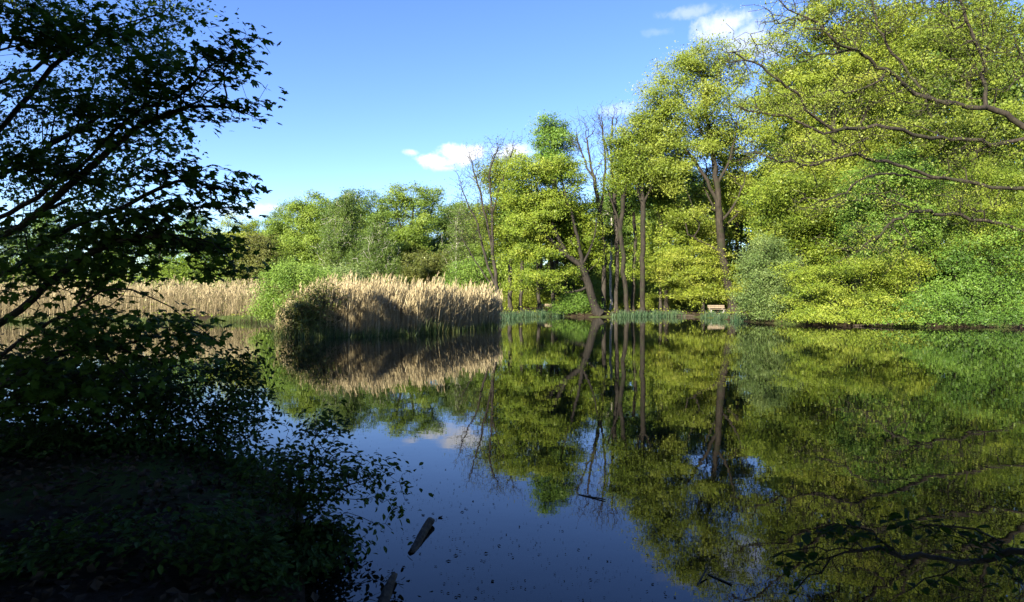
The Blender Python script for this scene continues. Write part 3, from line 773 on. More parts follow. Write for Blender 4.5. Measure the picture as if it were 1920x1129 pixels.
# the right oak with its long dark limbs
build_tree('limbed_oak', 'old oak beyond the right edge stretching long dark sparsely leaved limbs to the left', 44,
           [[(1990, 612), (1986, 520), (1978, 420), (1965, 330), (1940, 265), (1900, 225), (1850, 205)],
            [(1850, 205), (1780, 192, -1), (1712, 172, -1), (1662, 134, -2), (1609, 96, -3), (1562, 70, -4), (1515, 38, -4), (1480, 16, -4), (1440, -12, -4)],
            [(1800, 197), (1745, 180), (1702, 140, 1), (1662, 82, 1), (1641, 29, 1), (1626, -10, 2), (1600, -70, 2)],
            [(1935, 262), (1860, 268), (1780, 262), (1711, 251, -1), (1660, 240, -2), (1621, 234, -2), (1545, 246, -3), (1472, 222, -3), (1428, 210, -3), (1360, 199, -3)],
            [(1560, 244, -3), (1504, 190, -3.5), (1463, 149, -4), (1428, 123, -4), (1376, 98, -4)],
            [(1968, 345), (1880, 350), (1790, 338), (1711, 319, -1), (1632, 295, -2), (1580, 292, -3), (1530, 306, -4), (1480, 306, -4), (1398, 284, -4)],
            [(1790, 338), (1711, 328, 0), (1622, 335, -3), (1571, 367, -4), (1507, 392, -5)],
            [(1980, 440), (1890, 425), (1800, 405), (1711, 402, -2), (1651, 437, -3), (1619, 466, -4), (1571, 491, -4)],
            [(1609, 96, -3), (1560, 98, -3), (1500, 120, -3), (1450, 150, -3)],
            [(1662, 134, -2), (1640, 160, -2), (1590, 175, -2), (1555, 168, -3), (1530, 180, -3)],
            [(1850, 205), (1840, 100), (1800, 0), (1790, -60)], [(1940, 265), (1930, 150), (1900, 60)]],
           [(1440, 30, 60, 36, -4), (1400, 110, 50, 40, -4), (1500, 60, 60, 40, -4), (1580, 60, 60, 50, -3), (1390, 200, 44, 40, -3), (1460, 190, 60, 40, -3), (1550, 200, 60, 44, -3), (1430, 280, 50, 30, -4), (1520, 290, 60, 30, -4), (1620, 270, 60, 40, -3), (1640, 170, 60, 60, -1), (1650, 40, 60, 50, 1), (1540, 370, 50, 30, -4), (1610, 360, 60, 30, -3), (1680, 380, 50, 36, -2), (1600, 450, 60, 34, -4), (1680, 460, 50, 40, -3), (1780, 0, 80, 70, 0), (1850, 100, 70, 80, 0), (1800, 280, 60, 50, 0), (1730, 200, 50, 60, 0), (1800, 380, 60, 40, 0)],
           'oak', 'bark_oak', leaves=14000, size=0.115, r0=0.26, tip=0.017, n_spray=620, per=4, group=RIGHT, spread=0.55, clump=(0.26, 0.2), alpha=0.16, bole=4, tint_shift=0.05, bend=0.18, down=0.3,
           limb_min=[(0.36, 0.16), (0.14, 0.035), (0.11, 0.05), (0.09, 0.025), (0.06, 0.02), (0.085, 0.025), (0.06, 0.02), (0.065, 0.02), (0.045, 0.018), (0.045, 0.018), (0.08, 0.04), (0.08, 0.04)], jit=0.10)

# ------------------------------------------------------------------ deeper wood: copies of three trees
PROTO = {}
for k, (mt, bk, ts) in enumerate((('mid', 'bark_grey', 0.25), ('maple_green', 'bark', 0.0), ('lime', 'bark_oak', -0.1))):
    Dp, c = 95, 960
    PROTO[k] = build_tree('woodland_tree', 'proto %d' % k, Dp, [[(c, 585), (c + 5, 480), (c - 4, 400), (c, 330)]],
                          [(c, 330, 50, 36), (c - 40, 380, 44, 40), (c + 42, 375, 44, 40), (c, 420, 66, 44), (c - 30, 480, 50, 36), (c + 30, 490, 54, 40)], mt, bk, leaves=20000, size=0.32, r0=0.38, n_spray=190, bole=3, clump=(0.6, 0.25), tint_shift=ts, seed=50 + k)


def where(px):
    """which stretch of the far shore a thing deep in the wood stands behind"""
    for lim, w in ((320, 'behind the dark near maple at the far left'), (560, 'beyond the left reed bed'), (760, 'behind the dense dark tree over the central reeds'),
                   (905, 'behind the round-topped oak and the slender birch'), (1010, 'behind the bare multi-stemmed tree and young maple'), (1120, 'behind the leaning maple'),
                   (1215, 'behind the two bare ashes'), (1400, 'behind the tallest oak and the right bench'), (1560, 'above and behind the grey-green willow'), (1720, 'behind the long dark oak limbs')):
        if px < lim: return w
    return 'behind the foliage at the right edge'




def copy_tree(o, parent=None):
    c = o.copy(); col.objects.link(c)
    if parent is not None: c.parent = parent
    for ch in o.children: copy_tree(ch, c)
    return c


spots = []
for px in range(900, 2080, 62):
    spots.append((px + rng.uniform(-22, 22), rng.uniform(88, 98), rng.uniform(0.75, 1.05)))
for px in range(880, 2000, 95):
    spots.append((px + rng.uniform(-30, 30), rng.uniform(108, 125), rng.uniform(0.95, 1.2)))
for px in range(-60, 900, 85):
    spots.append((px + rng.uniform(-30, 30), rng.uniform(124, 140), rng.uniform(0.62, 0.78)))
for px, Y, sc in ((1500, 76, 1.35), (1610, 74, 1.5), (1720, 74, 1.6), (1850, 74, 1.6)):
    spots.append((px, Y, sc / 1.15))
NW = len(spots)
for px in (545, 610, 668, 735, 800, 855, 900):
    spots.append((px, rng.uniform(112, 119), rng.uniform(0.74, 0.84)))
used = set()
for i, (px, Y, s) in enumerate(spots):
    k = 0 if NW - 4 <= i < NW else (2 if i >= NW and i % 2 else i % 3)
    src = PROTO[k]
    o = src if k not in used else copy_tree(src)
    used.add(k)
    x = (px - 960) / F * Y
    if px > 1400: s *= 1.15
    if 850 < px < 1150 and i < NW: s *= 0.72
    o.location = (x, Y, gz(x, Y) - 0.05)
    o.rotation_euler = (0, 0, rng.uniform(0, 6.28))
    o.scale = (s * rng.uniform(0.9, 1.1), s * rng.uniform(0.9, 1.1), s)
    kind = ('plain mid-green', 'fresh green', 'lime green')[k]
    tag(o, kind + ' woodland tree ' + where(px), 'tree', 'deeper woodland trees')
TH = build_tree('background_thicket', 'leafy thicket closing the view between the trunks deep in the wood', 92, [[(960, 588), (960, 560), (958, 530)], [(960, 580), (990, 550), (1010, 530)], [(960, 580), (930, 550), (910, 530)]],
                [(960, 545, 50, 34), (905, 555, 44, 28), (1015, 552, 44, 30), (960, 575, 80, 12)], 'lime', 'bark', leaves=15000, size=0.27, r0=0.12, n_spray=150, bole=0.2, cat='shrub', group='thickets deep in the wood', clump=(0.5, 0.3), seed=91)
first = True
for row, (ya, yb, stp) in enumerate(((84, 92, 74), (98, 106, 88))):
    for px in range(-80 if row else 880, 2060, stp):
        o = TH if first else copy_tree(TH)
        first = False
        Y = rng.uniform(ya, yb); xp = px + rng.uniform(-20, 20); x = (xp - 960) / F * Y
        sc = rng.uniform(0.75, 1.15) * (1.35 if row else 0.8)
        o.location = (x, Y, gz(x, Y) - 0.05); o.rotation_euler = (0, 0, rng.uniform(0, 6.28)); o.scale = (sc, sc, sc * rng.uniform(0.85, 1.2))
        o['label'] = ('tall far thicket ' if row else 'lime-green thicket ') + where(xp)
for xp, Y, sc in ((945, 86, 1.1), (918, 92, 1.3), (1130, 90, 1.2), (1160, 96, 1.5), (1395, 86, 1.2)):
    o = copy_tree(TH); x = (xp - 960) / F * Y
    o.location = (x, Y, gz(x, Y) - 0.05); o.rotation_euler = (0, 0, rng.uniform(0, 6.28)); o.scale = (sc, sc, sc * 1.25)
    o['label'] = 'rounded leafy thicket filling the gap ' + where(xp)
LT = build_tree('sunlit_thicket', 'bright leafy thicket on the wood floor between the far shore trunks', 78, [[(960, 588), (960, 570), (958, 550)], [(960, 584), (985, 562), (1000, 552)]],
                [(955, 556, 34, 18), (925, 568, 30, 14), (992, 562, 36, 18), (960, 578, 60, 8)], 'yellow', 'bark', leaves=9000, size=0.2, r0=0.06, n_spray=120, bole=0.1, cat='shrub', group='sunlit thickets between the trunks', clump=(0.4, 0.2), seed=92, tint_shift=-0.1)
first = True
for px in range(885, 1440, 44):
    o = LT if first else copy_tree(LT)
    first = False
    Y = rng.uniform(75.5, 81); xp = px + rng.uniform(-12, 12); x = (xp - 960) / F * Y
    sc = rng.uniform(0.55, 0.95)
    o.location = (x, Y, gz(x, Y) - 0.05); o.rotation_euler = (0, 0, rng.uniform(0, 6.28)); o.scale = (sc, sc, sc * rng.uniform(0.8, 1.3))
    o['label'] = 'low bright yellow-green thicket on the wood floor ' + where(xp)
print('trees', time.time() - T0)


# ------------------------------------------------------------------ reeds
def ribbons(base, tipv, width, R, segs=2, curve=0.15):
    """flat blades from base to tip, with a bend; returns V, F"""
    n = len(base)
    side = R.normal(size=(n, 3)); side[:, 2] = 0; side = norm(side)
    bendv = R.normal(size=(n, 3)) * curve; bendv[:, 2] = np.abs(bendv[:, 2]) * 0.5
    L = np.linalg.norm(tipv - base, axis=1)[:, None]
    rows = []
    for k in range(segs + 1):
        t = k / segs
        c = base + (tipv - base) * t + bendv * L * math.sin(math.pi * t) * 0.5
        w = width[:, None] * (1 - 0.75 * t) * 0.5
        rows += [c - side * w, c + side * w]
    V = np.stack(rows, 1).reshape(-1, 3)
    k2 = 2 * (segs + 1)
    f = np.array([[2 * k, 2 * k + 1, 2 * k + 3, 2 * k + 2] for k in range(segs)])
    Fc = (f[None] + (np.arange(n) * k2)[:, None, None]).reshape(-1, 4)
    return V, Fc


def merge(parts):
    Vs, Fs, Ts, off = [], [], [], 0
    for V, Fc, t in parts:
        Vs.append(V); Fs.append(Fc + off); off += len(V); Ts.append(t)
    return np.vstack(Vs), Fs, np.concatenate(Ts)


def reed_bed(name, label, centre_fn, n, hmean, seed, green, front_fn):
    R = np.random.default_rng(seed)
    pos, hs = centre_fn(R, n)
    z0 = np.minimum(ground_z(pos[:, 0], pos[:, 1]), 0.1)
    base = np.column_stack([pos, np.maximum(z0, -0.15)])
    lean = np.column_stack([R.normal(0.04, 0.07, n), R.normal(0, 0.06, n), np.ones(n)])
    wob = 0.05 * np.sin(pos[:, 0] * 2.3) + 0.05 * np.sin(pos[:, 0] * 5.1 + pos[:, 1]) + 0.04 * np.sin(pos[:, 0] * 9.7 - pos[:, 1] * 2)
    h = hs * hmean * (R.normal(0.92, 0.15, n) + wob)
    tipp = base + lean * h[:, None]
    parts = []
    st = np.clip(0.35 + R.normal(size=n) * 0.22, 0, 1)
    V, Fc = ribbons(base, tipp, R.uniform(0.014, 0.028, n), R, 2, 0.05)
    parts.append((V, Fc, np.repeat(st, 2)))
    # dead leaves along the stem
    for k in range(2):
        t = R.uniform(0.25, 0.85, n)[:, None]
        b = base + (tipp - base) * t
        dirv = np.column_stack([R.normal(0.12, 0.24, n), R.normal(0, 0.22, n), R.uniform(0.0, 0.5, n)])
        V, Fc = ribbons(b, b + dirv, R.uniform(0.012, 0.024, n), R, 2, 0.25)
        parts.append((V, Fc, np.repeat(np.clip(0.45 + R.normal(size=n) * 0.25, 0, 1), 2)))
    # plumes, blown to one side
    m = R.random(n) < 0.62
    b = tipp[m]; k = m.sum()
    for j in range(3):
        dirv = np.column_stack([R.normal(0.07, 0.05, k), R.normal(0, 0.05, k), R.uniform(0.18, 0.36, k)])
        V, Fc = ribbons(b - np.array([0, 0, 0.06 * j]), b + dirv * (1 - 0.18 * j), R.uniform(0.025, 0.055, k), R, 2, 0.22)
        parts.append((V, Fc, np.repeat(np.clip(0.62 + R.normal(size=k) * 0.2, 0, 1), 2)))
    V, Fs, Ts = merge(parts)
    o = tag(link(name, np_mesh(name, V, Fs, M['reed'], False, Ts)), label, 'reeds', kind='stuff')
    # green shoots at the foot
    pos = front_fn(R, green)
    base = np.column_stack([pos, np.full(green, -0.05)])
    hh = R.uniform(0.3, 1.0, green) * (0.65 + 0.35 * np.sin(pos[:, 0] * 1.7) * np.sin(pos[:, 0] * 0.6 + 1))
    tipp = base + np.column_stack([R.normal(0.05, 0.16, green), R.normal(0, 0.14, green), np.ones(green)]) * hh[:, None]
    V, Fc = ribbons(base, tipp, R.uniform(0.02, 0.035, green), R, 3, 0.18)
    tag(link('reed_shoots', np_mesh('reed_shoots', V, [Fc], M['reed_green'], False, np.repeat(np.clip(R.normal(0.45, 0.25, green), 0, 1), 3))),
        'fresh green shoots and sedge along the foot of the ' + ('central reeds' if seed == 5 else 'left reed bed'), 'grass', kind='stuff')
    return o


FRONT = np.array([(-12.4, 34.0), (-10.5, 33.2), (-7.4, 33.4), (-5.2, 35.0), (-3.2, 38.6), (-1.15, 42.5)])


def front_y(x):
    return np.interp(x, FRONT[:, 0], FRONT[:, 1])


def central(R, n):
    x = -1.0 - 11.6 * R.random(n) ** 0.85 + R.normal(size=n) * 0.15
    dep = np.interp(x, [-12, -5, -1], [6.5, 5.0, 2.6])
    y = front_y(x) + 0.25 * R.normal(size=n) + dep * R.random(n) ** 1.5
    px = 960 + x / y * F
    hs = np.interp(px, [520, 545, 575, 600, 640, 760, 850, 900, 935], [0.55, 0.70, 0.90, 0.97, 1.0, 0.99, 0.95, 0.92, 0.82])
    hs *= np.interp(y - front_y(x), [0, 0.8], [0.85, 1.0])
    return np.column_stack([x, y]), hs


def central_front(R, n):
    x = R.uniform(-12.7, -1.0, n)
    return np.column_stack([x, front_y(x) - 0.5 + R.normal(size=n) * 0.5 + R.random(n) * 1.2])


def leftbed(R, n):
    x = R.uniform(-52, -19.2, n)
    y = 52.5 + R.normal(size=n) * 0.4 + 7 * R.random(n) + 0.04 * (x + 36) ** 1
    return np.column_stack([x, y]), np.interp(x, [-52, -24, -19], [1, 1, 0.8]) * np.interp(y, [52, 54.5], [0.75, 1.0])


def left_front(R, n):
    x = R.uniform(-52, -15.5, n)
    return np.column_stack([x, np.where(x < -19, 51.3, 48.5 + (-15.5 - x) * 0.7) + R.normal(size=n) * 0.7])


reed_bed('reed_bed', 'tall dry straw-coloured reeds with plumes standing in the middle of the pond edge', central, 12500, 2.52, 5, 5200, central_front)
reed_bed('reed_bed', 'pale dry reed bed on the far left shore behind the dark branches', leftbed, 9000, 2.8, 6, 4500, left_front)


# ------------------------------------------------------------------ iris clumps and undergrowth on the far shore
def iris(px, D, w, n, label, h=0.8):
    R = np.random.default_rng(int(px))
    c = at(px, 0, D); x0, y0 = c[0], c[1]
    base = np.column_stack([np.where(R.random(n) < 0.6, R.uniform(-1.25 * w, 1.25 * w, n), R.normal(0.3 * w, 0.3 * w, n)), R.normal(0, 0.35, n), np.full(n, -0.05)])
    tipp = base + np.column_stack([R.normal(0, 0.22, n), R.normal(0, 0.2, n), np.ones(n)]) * (R.uniform(0.4, 1.15, n) * h * np.exp(-np.abs(base[:, 0]) * 0.35))[:, None]
    V, Fc = ribbons(base, tipp, R.uniform(0.03, 0.055, n), R, 3, 0.16)
    o = link('iris_clump', np_mesh('iris_clump', V, [Fc], M['iris'], False, np.repeat(np.clip(R.normal(0.5, 0.25, n), 0, 1), 3)))
    o.location = (x0, y0, 0.02)
    tag(o, label, 'plant', 'iris clumps along the shore')


for px, D, w, n, lab in ((932, 55, 0.7, 260, 'iris clump touching the right end of the reeds'), (955, 60, 0.9, 300, 'iris clump below the bare multi-stemmed tree'),
                         (985, 64.5, 0.9, 320, 'pale iris clump below the young maple'), (1012, 66, 0.8, 300, 'iris clump in front of the left bench'),
                         (1042, 66.2, 0.8, 260, 'iris clump just right of the left bench'), (1165, 64.2, 0.9, 300, 'dark iris clump under the two bare ashes'),
                         (1198, 65.0, 0.9, 320, 'iris clump at the foot of the straight dark trunk'), (1228, 65.4, 0.9, 320, 'iris clump midway between straight trunk and low yellow maple'),
                         (1262, 65.7, 0.9, 320, 'dark iris clump left of the low yellow maple'), (1330, 62, 0.6, 220, 'iris clump in front of the right bench, left part'),
                         (1354, 58, 0.6, 240, 'iris clump in front of the right bench, right part'), (1384, 53.5, 0.5, 200, 'iris clump between tallest oak and grey-green willow')):
    iris(px, D, w, n, lab)


def undergrowth():
    R = np.random.default_rng(77)
    n = 48000
    x = R.uniform(-70, 75, n); y = R.uniform(44, 100, n)
    # patchy
    k = np.sin(x * 0.7 + 2 * np.sin(y * 0.21)) + np.sin(y * 0.9 + x * 0.3) + R.normal(size=n) * 0.6
    keep = (pond_sd(np.column_stack([x, y])) > 0.5) & (k > -0.3)
    x, y, k = x[keep], y[keep], k[keep]
    n = len(x)
    z = ground_z(x, y)
    h = np.abs(R.normal(size=n)) * 0.28 * np.clip(k, 0.2, 2) + 0.05
    pos = np.column_stack([x, y, z + h])
    nn = np.array([[0, -0.3, 1.0]]) + R.normal(size=(n, 3)) * 0.5
    d, s, nn = leaf_frames(pos, nn, R)
    V, Fc = leaf_verts(pos, d, s, nn, R.uniform(0.12, 0.3, n), DIAMOND)
    tag(link('undergrowth', np_mesh('undergrowth', V, [Fc], M['yellow'], False, np.clip(R.normal(0.35, 0.25, n), 0, 1))), 'low sunlit undergrowth on the wood floor of the far shore', 'undergrowth', kind='stuff')
    n = 26000
    x = R.uniform(-5, 60, n); y = R.uniform(44, 92, n)
    keep = pond_sd(np.column_stack([x, y])) > 0.2
    x, y = x[keep], y[keep]; n = len(x)
    pos = np.column_stack([x, y, ground_z(x, y) + 0.02 + 0.04 * R.random(n)])
    d, s, nn = leaf_frames(pos, np.array([[0, 0, 1.0]]) + R.normal(size=(n, 3)) * 0.4, R)
    V, Fc = leaf_verts(pos, d, s, nn, R.uniform(0.15, 0.3, n), DIAMOND)
    tag(link('leaf_litter', np_mesh('far_litter', V, [Fc], M['litter'], False, np.clip(R.normal(0.8, 0.2, n), 0, 1))), 'brown fallen leaves on the wood floor of the far shore', 'leaf litter', kind='stuff')


undergrowth()


# ------------------------------------------------------------------ benches
def box(cx, cy, cz, sx, sy, sz):
    v = np.array([(x, y, z) for x in (-.5, .5) for y in (-.5, .5) for z in (-.5, .5)]) * (sx, sy, sz) + (cx, cy, cz)
    f = np.array([(0, 1, 3, 2), (4, 6, 7, 5), (0, 4, 5, 1), (2, 3, 7, 6), (0, 2, 6, 4), (1, 5, 7, 3)])
    return v, f


def bench(px, D, w, rz, label):
    c = at(px, 0, D)
    root = empty('park_bench', (c[0], c[1], gz(c[0], c[1]) - 0.02), label, 'bench', 'benches on the far shore')
    root.rotation_euler = (0, 0, rz)
    sv, sf = box(0, 0, 0, w, 0.115, 0.04)
    sm = np_mesh('seat_slat', sv, [sf], M['wood_pale'])
    for k in range(3):
        o = link('seat_slat', sm, root); o.location = (0, -0.20 + 0.135 * k, 0.46)
    bv, bf = box(0, 0, 0, w, 0.035, 0.15)
    bm = np_mesh('back_board', bv, [bf], M['wood_pale'])
    for k in range(2):
        o = link('back_board', bm, root); o.location = (0, 0.20 + 0.04 * k, 0.64 + 0.175 * k); o.rotation_euler = (-0.2, 0, 0)
    for s in (-1, 1):
        V, Fs, _ = merge([(*box(0, -0.16, 0.22, 0.09, 0.09, 0.435), np.zeros(6)), (*box(0, 0.17, 0.22, 0.09, 0.10, 0.435), np.zeros(6)),
                          (*box(0, 0.005, 0.405, 0.085, 0.23, 0.06), np.zeros(6)), (*box(0, 0.262, 0.62, 0.085, 0.05, 0.46), np.zeros(6))])
        o = link('leg', np_mesh('bench_leg', V, Fs, M['concrete']), root); o.location = (s * (w / 2 - 0.22), 0, 0)


bench(1344, 64.5, 1.75, 0.05, 'pale wooden bench beside the thick oak trunk at the right')
bench(1027, 70.5, 1.6, -0.1, 'pale bench half hidden by iris under the leaning maple')


# ------------------------------------------------------------------ near bank: dark maple on the left
def near_tree(name, label, D, lines, lobes, mat, bark, leaves, size, tmpl, n_parts, region, seed, r0, tip, n_spray, per, spread, clump, cat, bole=0.5, limb_min=None, alpha=0.2, up=1.0, step=0.25, part='trunk', down=0.3, bend=0.12, droop=0.25):
    R = np.random.default_rng(seed)
    W = [[at(p[0], p[1], D + (p[2] if len(p) > 2 else 0)) for p in l] for l in lines]
    b = W[0][0]; g = gz(b[0], b[1])
    W[0][0] = np.array([b[0], b[1], max(g, -0.4) - 0.05])
    base = np.array([b[0], b[1], g])
    A, grp, cen, sp = sample_lobes(lobes, D, R, n_spray, per, spread)
    A[:, 2] = np.maximum(A[:, 2], 0.12)
    P, par, r = grow(W, A, R, bole=bole, alpha=alpha, tip=tip, r0=r0, limb_min=limb_min, step=step, jit=0.012, down=down, bend=bend)
    root = empty(name, base, label, cat)
    link(part, tube_mesh(P - base, par, r, name + '_' + part, M[bark], (9, 5, 3), (0.03, 0.008)), root)
    w = R.random(n_spray) + 0.3
    wa = w[grp]; wa = wa / wa.sum()
    pick = R.choice(len(A), leaves, p=wa)
    pos = A[pick] + R.normal(size=(leaves, 3)) * np.array([clump[0], clump[0], clump[1]])
    pos[:, 2] = np.maximum(pos[:, 2], 0.06)
    keepm = np.linalg.norm(pos - np.array([0, 0, CZ]), axis=1) > 1.6
    pos = pos[keepm]; pick = pick[keepm]; n = len(pos)
    nn = up * np.array([[0, 0, 1.0]]) + 0.25 * norm(pos - cen) + R.normal(size=(n, 3)) * 0.42
    outd = pos - P[0]; outd[:, 2] = 0; outd = norm(outd) * 0.5; outd[:, 2] -= droop
    d, s, nn = leaf_frames(pos, nn, R, outd)
    sz = size * R.uniform(0.6, 1.25, n)
    px = 960 + pos[:, 0] / pos[:, 1] * F; py = H0 - (pos[:, 2] - CZ) / pos[:, 1] * F
    score = sz / pos[:, 1] * (1 + 0.8 * R.random(n))
    vis = (px > region[0]) & (px < region[2]) & (py > region[1]) & (py < region[3])
    score = np.where(vis, score, -1)
    top = np.argsort(-score)[:n_parts]
    isol = np.zeros(n, bool); isol[top] = True
    q = ~isol
    tm2 = HEX if tmpl is OVAL else tmpl
    V, Fc = leaf_verts(pos[q] - base, d[q], s[q], nn[q], sz[q], tm2)
    tint = np.repeat(np.clip(R.normal(0.4, 0.22, q.sum()), 0, 1), len(tm2[1]))
    tag(link('crown', np_mesh(name + '_crown', V, [Fc], M[mat], False, tint), root), kind='stuff')
    lm = [np_mesh('leaf', tmpl[0], [tmpl[1]], M[mat], False, np.full(len(tmpl[1]), t)) for t in (0.15, 0.35, 0.55, 0.75)]
    for i in top:
        o = link('leaf', lm[int(R.integers(4))], root)
        mtx = np.eye(4)
        mtx[:3, 0] = d[i] * sz[i]; mtx[:3, 1] = s[i] * sz[i]; mtx[:3, 2] = nn[i] * sz[i]; mtx[:3, 3] = pos[i] - base
        o.matrix_local = Matrix(mtx.tolist())
    return root


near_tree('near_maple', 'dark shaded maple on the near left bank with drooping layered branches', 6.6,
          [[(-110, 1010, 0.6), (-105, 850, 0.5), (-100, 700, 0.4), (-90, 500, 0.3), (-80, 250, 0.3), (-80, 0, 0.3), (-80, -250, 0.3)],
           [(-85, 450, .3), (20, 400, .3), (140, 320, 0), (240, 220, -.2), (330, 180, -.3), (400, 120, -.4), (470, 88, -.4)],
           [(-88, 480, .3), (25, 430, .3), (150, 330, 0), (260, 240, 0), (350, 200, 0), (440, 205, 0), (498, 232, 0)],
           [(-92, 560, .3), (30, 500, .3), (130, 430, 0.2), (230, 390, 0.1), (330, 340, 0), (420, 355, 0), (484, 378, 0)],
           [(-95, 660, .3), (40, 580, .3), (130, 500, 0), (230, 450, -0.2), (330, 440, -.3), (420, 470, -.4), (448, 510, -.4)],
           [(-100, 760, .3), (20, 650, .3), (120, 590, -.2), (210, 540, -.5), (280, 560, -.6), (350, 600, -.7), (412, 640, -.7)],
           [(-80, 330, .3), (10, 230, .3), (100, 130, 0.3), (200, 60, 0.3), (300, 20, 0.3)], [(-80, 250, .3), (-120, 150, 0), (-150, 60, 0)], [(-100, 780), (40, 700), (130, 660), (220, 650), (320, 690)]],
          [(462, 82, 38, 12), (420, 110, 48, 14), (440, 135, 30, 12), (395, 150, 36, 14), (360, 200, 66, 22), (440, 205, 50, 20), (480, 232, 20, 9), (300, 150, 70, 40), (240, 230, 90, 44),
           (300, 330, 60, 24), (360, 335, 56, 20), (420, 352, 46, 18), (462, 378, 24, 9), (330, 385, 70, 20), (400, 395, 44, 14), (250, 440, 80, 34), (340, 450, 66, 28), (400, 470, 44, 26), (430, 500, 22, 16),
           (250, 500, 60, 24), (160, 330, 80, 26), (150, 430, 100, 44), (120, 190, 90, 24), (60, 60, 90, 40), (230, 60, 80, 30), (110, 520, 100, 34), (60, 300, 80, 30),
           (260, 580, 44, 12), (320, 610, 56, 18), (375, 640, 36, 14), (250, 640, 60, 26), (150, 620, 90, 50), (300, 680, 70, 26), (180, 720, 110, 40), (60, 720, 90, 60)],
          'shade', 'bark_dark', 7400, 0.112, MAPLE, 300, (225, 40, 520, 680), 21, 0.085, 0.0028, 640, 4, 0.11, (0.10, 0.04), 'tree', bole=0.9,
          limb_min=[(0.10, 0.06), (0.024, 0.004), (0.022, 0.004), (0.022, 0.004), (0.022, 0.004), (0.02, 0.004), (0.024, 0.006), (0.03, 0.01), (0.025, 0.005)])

build_tree('bank_oak', 'finer-leaved dark green tree behind the near maple, reaching out of the top left', 14,
           [[(-70, 800), (-60, 600), (-50, 400), (-30, 200), (0, 0), (10, -200)], [(-45, 360), (100, 270), (210, 200), (290, 120)], [(-55, 470), (90, 390), (220, 320), (310, 270)], [(-20, 160), (120, 100), (230, 60), (330, 20)]],
           [(290, 25, 70, 40), (345, 20, 32, 30), (240, 90, 70, 40), (300, 115, 46, 26), (340, 130, 26, 18), (180, 170, 90, 50), (250, 190, 60, 36), (300, 250, 44, 26), (330, 270, 24, 18), (200, 280, 80, 40), (120, 60, 100, 60), (40, 200, 100, 80), (80, 340, 100, 60), (200, 380, 60, 30), (60, -20, 100, 60), (150, 480, 90, 40), (40, 480, 80, 60)],
           'mid', 'bark_dark', leaves=14500, size=0.085, r0=0.12, tip=0.004, n_spray=380, spread=0.22, clump=(0.18, 0.09), bole=2, step=0.4, tint_shift=-0.05, limb_min=[(0.17, 0.08), (0.035, 0.01), (0.035, 0.01), (0.035, 0.01)], tmpl=DIAMOND)

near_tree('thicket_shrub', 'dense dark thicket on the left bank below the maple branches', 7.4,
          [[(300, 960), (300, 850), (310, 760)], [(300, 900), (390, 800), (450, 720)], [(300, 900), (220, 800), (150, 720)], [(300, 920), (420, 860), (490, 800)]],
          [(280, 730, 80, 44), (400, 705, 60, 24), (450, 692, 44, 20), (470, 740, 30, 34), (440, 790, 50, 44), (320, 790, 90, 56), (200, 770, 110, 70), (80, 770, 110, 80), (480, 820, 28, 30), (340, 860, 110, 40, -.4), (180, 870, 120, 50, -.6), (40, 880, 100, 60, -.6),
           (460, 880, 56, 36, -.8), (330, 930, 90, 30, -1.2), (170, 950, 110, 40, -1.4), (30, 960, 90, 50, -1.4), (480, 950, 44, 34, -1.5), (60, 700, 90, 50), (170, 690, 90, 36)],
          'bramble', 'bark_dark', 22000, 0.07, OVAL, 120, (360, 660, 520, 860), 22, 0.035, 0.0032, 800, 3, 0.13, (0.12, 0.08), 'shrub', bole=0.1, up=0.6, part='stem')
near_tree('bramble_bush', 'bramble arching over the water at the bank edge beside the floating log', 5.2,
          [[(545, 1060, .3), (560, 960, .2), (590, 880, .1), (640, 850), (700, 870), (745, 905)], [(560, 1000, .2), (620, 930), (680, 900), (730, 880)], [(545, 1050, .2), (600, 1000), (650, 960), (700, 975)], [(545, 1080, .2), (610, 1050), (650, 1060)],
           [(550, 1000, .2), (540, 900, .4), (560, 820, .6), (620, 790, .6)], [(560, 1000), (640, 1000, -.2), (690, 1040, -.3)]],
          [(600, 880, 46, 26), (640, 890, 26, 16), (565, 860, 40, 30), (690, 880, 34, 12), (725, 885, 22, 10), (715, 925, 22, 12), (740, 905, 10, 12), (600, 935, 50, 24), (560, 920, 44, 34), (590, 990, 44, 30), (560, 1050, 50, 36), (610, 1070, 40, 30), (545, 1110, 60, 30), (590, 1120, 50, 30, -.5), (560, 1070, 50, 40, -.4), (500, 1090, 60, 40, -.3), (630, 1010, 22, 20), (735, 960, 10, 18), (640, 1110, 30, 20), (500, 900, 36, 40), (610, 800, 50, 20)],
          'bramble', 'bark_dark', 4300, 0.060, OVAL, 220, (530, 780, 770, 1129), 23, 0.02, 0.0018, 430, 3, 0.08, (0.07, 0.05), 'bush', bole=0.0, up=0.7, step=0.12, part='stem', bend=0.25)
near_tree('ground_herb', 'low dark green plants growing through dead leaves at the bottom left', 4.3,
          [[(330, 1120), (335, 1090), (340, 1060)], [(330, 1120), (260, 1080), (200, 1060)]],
          [(300, 1070, 60, 20), (200, 1090, 80, 20), (420, 1100, 60, 24), (100, 1100, 90, 30), (330, 1010, 90, 20), (480, 1050, 50, 40), (150, 1000, 130, 30), (430, 980, 60, 26), (60, 1040, 90, 30), (250, 1120, 150, 20), (400, 1030, 80, 26), (480, 1110, 50, 26)], 'bramble', 'bark_dark', 4200, 0.06, OVAL, 60, (0, 980, 500, 1129), 24, 0.008, 0.002, 300, 2, 0.08, (0.08, 0.03), 'plant', bole=0.0, step=0.12, part='stem')
